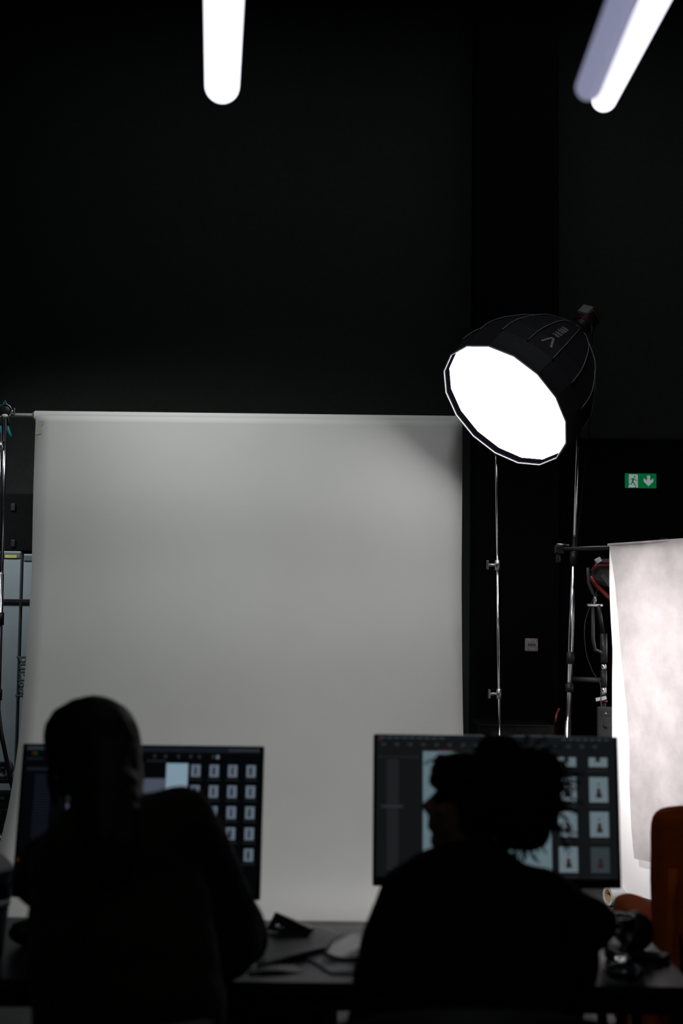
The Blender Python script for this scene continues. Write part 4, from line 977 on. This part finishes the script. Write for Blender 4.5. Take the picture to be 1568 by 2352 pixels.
def sheet(name, label, cat, corners, m, z0, curl=None, th_=0.0012, group=None, nu=12, nv=8):
    """corners: four (px,py) on the desk plane; curl(u,v)->extra height"""
    P4 = [atz(px, py, z0) for px, py in corners]
    c_ = sum(P4, Vector())/4
    t = thing(name, label, cat, c_, group); mm = MB(); g_ = []
    for i in range(nv+1):
        row = []
        for k in range(nu+1):
            u_, v_ = k/nu, i/nv
            p_ = (P4[0]*(1-u_)+P4[1]*u_)*(1-v_) + (P4[3]*(1-u_)+P4[2]*u_)*v_
            row.append(mm.bm.verts.new(p_ + Vector((0, 0, curl(u_, v_) if curl else 0))))
        g_.append(row)
    for p_, q_ in zip(g_, g_[1:]):
        for k in range(nu): mm.face([p_[k], p_[k+1], q_[k+1], q_[k]], 0, True)
    o_ = mm.build('page', m, t); s_ = o_.modifiers.new('thick', 'SOLIDIFY'); s_.thickness = th_
    return t
sheet('printed_sheet', 'pale printed sheet on the desk left of the person in the black jumper', 'paper', [(690, 2125), (850, 2128), (860, 2155), (745, 2140)], 'print_light', TZ+0.004)
sheet('magazine', 'open dark magazine lying on the desk between the two people', 'magazine', [(590, 2132), (720, 2125), (850, 2160), (590, 2222)], 'print_dark', TZ+0.008, lambda u_, v_: 0.006*math.sin(u_*3.1), th_=0.005)
sheet('printed_sheet', 'curled grey sheet lying under the dark magazine near the desk edge', 'paper', [(700, 2200), (850, 2168), (830, 2236), (760, 2236)], 'print_light', TZ+0.003, lambda u_, v_: 0.012*u_*(1-v_))
sheet('printed_sheet', 'dark sheet with a raised edge in the middle of the desk', 'paper', [(570, 2224), (730, 2202), (760, 2230), (570, 2236)], 'print_dark', TZ+0.003, lambda u_, v_: 0.004*math.sin(u_*6))
sheet('printed_sheet', 'dark crumpled sheet beside the pale sheet at the black sleeve', 'paper', [(770, 2150), (870, 2150), (870, 2200), (740, 2195)], 'print_dark', TZ+0.018, lambda u_, v_: 0.008*math.sin(u_*5+v_*3))
# raised page corner
f1 = Vector((0.0, 0.0, 0.0))
k0, k1, k2, k3 = at(612, 2135, 3.55), at(632, 2094, 3.56), at(712, 2132, 3.50), at(700, 2152, 3.49)
rp = thing('folded_card', 'dark folded card propped up on the magazine', 'card', ((k0.x+k3.x)/2, 3.5, TZ+0.012))
mm = MB(); vs_ = [mm.bm.verts.new(k) for k in (k0, k1, k2, k3)]; mm.face(vs_)
k4 = Vector((k1.x+0.01, 3.62, TZ+0.012)); k5 = Vector((k2.x+0.01, 3.60, TZ+0.012))
v4, v5 = mm.bm.verts.new(k4), mm.bm.verts.new(k5); mm.face([vs_[1], v4, v5, vs_[2]])
o_ = mm.build('card', 'print_dark', rp); s_ = o_.modifiers.new('thick', 'SOLIDIFY'); s_.thickness = 0.002
sg = atz(642, 2136, TZ+0.017)
gl = thing('reflection_glint', 'small crumpled shiny lump added as a reflection in front of the folded dark card', 'glint', sg)  # shiny lump added to stand for white reflection lines on the page
mm = MB(); rnd = random.Random(5)
mm.ell(sg + Vector((0, 0, 0.006)), (0.016, 0.014, 0.006), seg=9, rings=6)
for v_ in mm.bm.verts: v_.co += Vector((rnd.uniform(-.003, .003), rnd.uniform(-.003, .003), rnd.uniform(-.002, .003)))
for f_ in mm.bm.faces: f_.smooth = False
mm.build('glint_lump', 'chrome', gl)

# cup with domed lid at the left edge
tp_ = at(-40, 2165, 3.28)
cu_ = Vector((tp_.x, 3.28, TZ))
zz = lambda py: at(0, py, 3.25).z
tu = thing('lidded_tumbler', 'tumbler with a domed grey lid and white band at the left edge of the desk', 'tumbler', cu_)
MB().lathe(cu_, (0, 0, 1), [(0, 0), (0, 0.042), (0.004, 0.045), (zz(2086)-TZ, 0.056), (zz(2086)-TZ, 0)], 36).build('clear_base', 'black_plastic', tu)
MB().lathe(cu_, (0, 0, 1), [(zz(2086)-TZ, 0), (zz(2086)-TZ, 0.058), (zz(2066)-TZ, 0.060), (zz(2066)-TZ, 0)], 36).build('white_band', 'cup_white', tu)
MB().lathe(cu_, (0, 0, 1), [(zz(2066)-TZ, 0), (zz(2066)-TZ, 0.061), (zz(2006)-TZ, 0.063), (zz(2006)-TZ, 0)], 36).build('dark_sleeve', 'black_plastic', tu)
z6 = zz(2006)-TZ
MB().lathe(cu_, (0, 0, 1), [(z6, 0), (z6, 0.064), (z6+0.012, 0.062), (z6+0.03, 0.045), (z6+0.043, 0.025), (z6+0.048, 0)], 36).build('domed_lid', 'lid_pale', tu)

pq = at(52, 2150, 3.42); pq.z = TZ
pch = thing('pouch', 'black soft pouch on the desk between the tumbler and the brown coat', 'pouch', pq)
po_ = MB().ell(pq + Vector((0.02, 0, 0.030)), (0.055, 0.045, 0.030), seg=24, rings=14).build('pouch_body', 'black_plastic', pch); wrinkle(po_, 0.03, 0.006)
MB().tube([pq + Vector((-0.02, -0.02, 0.052)), pq + Vector((0.02, -0.022, 0.060)), pq + Vector((0.055, -0.02, 0.054))], 0.003).build('zip', 'case_grey', pch)
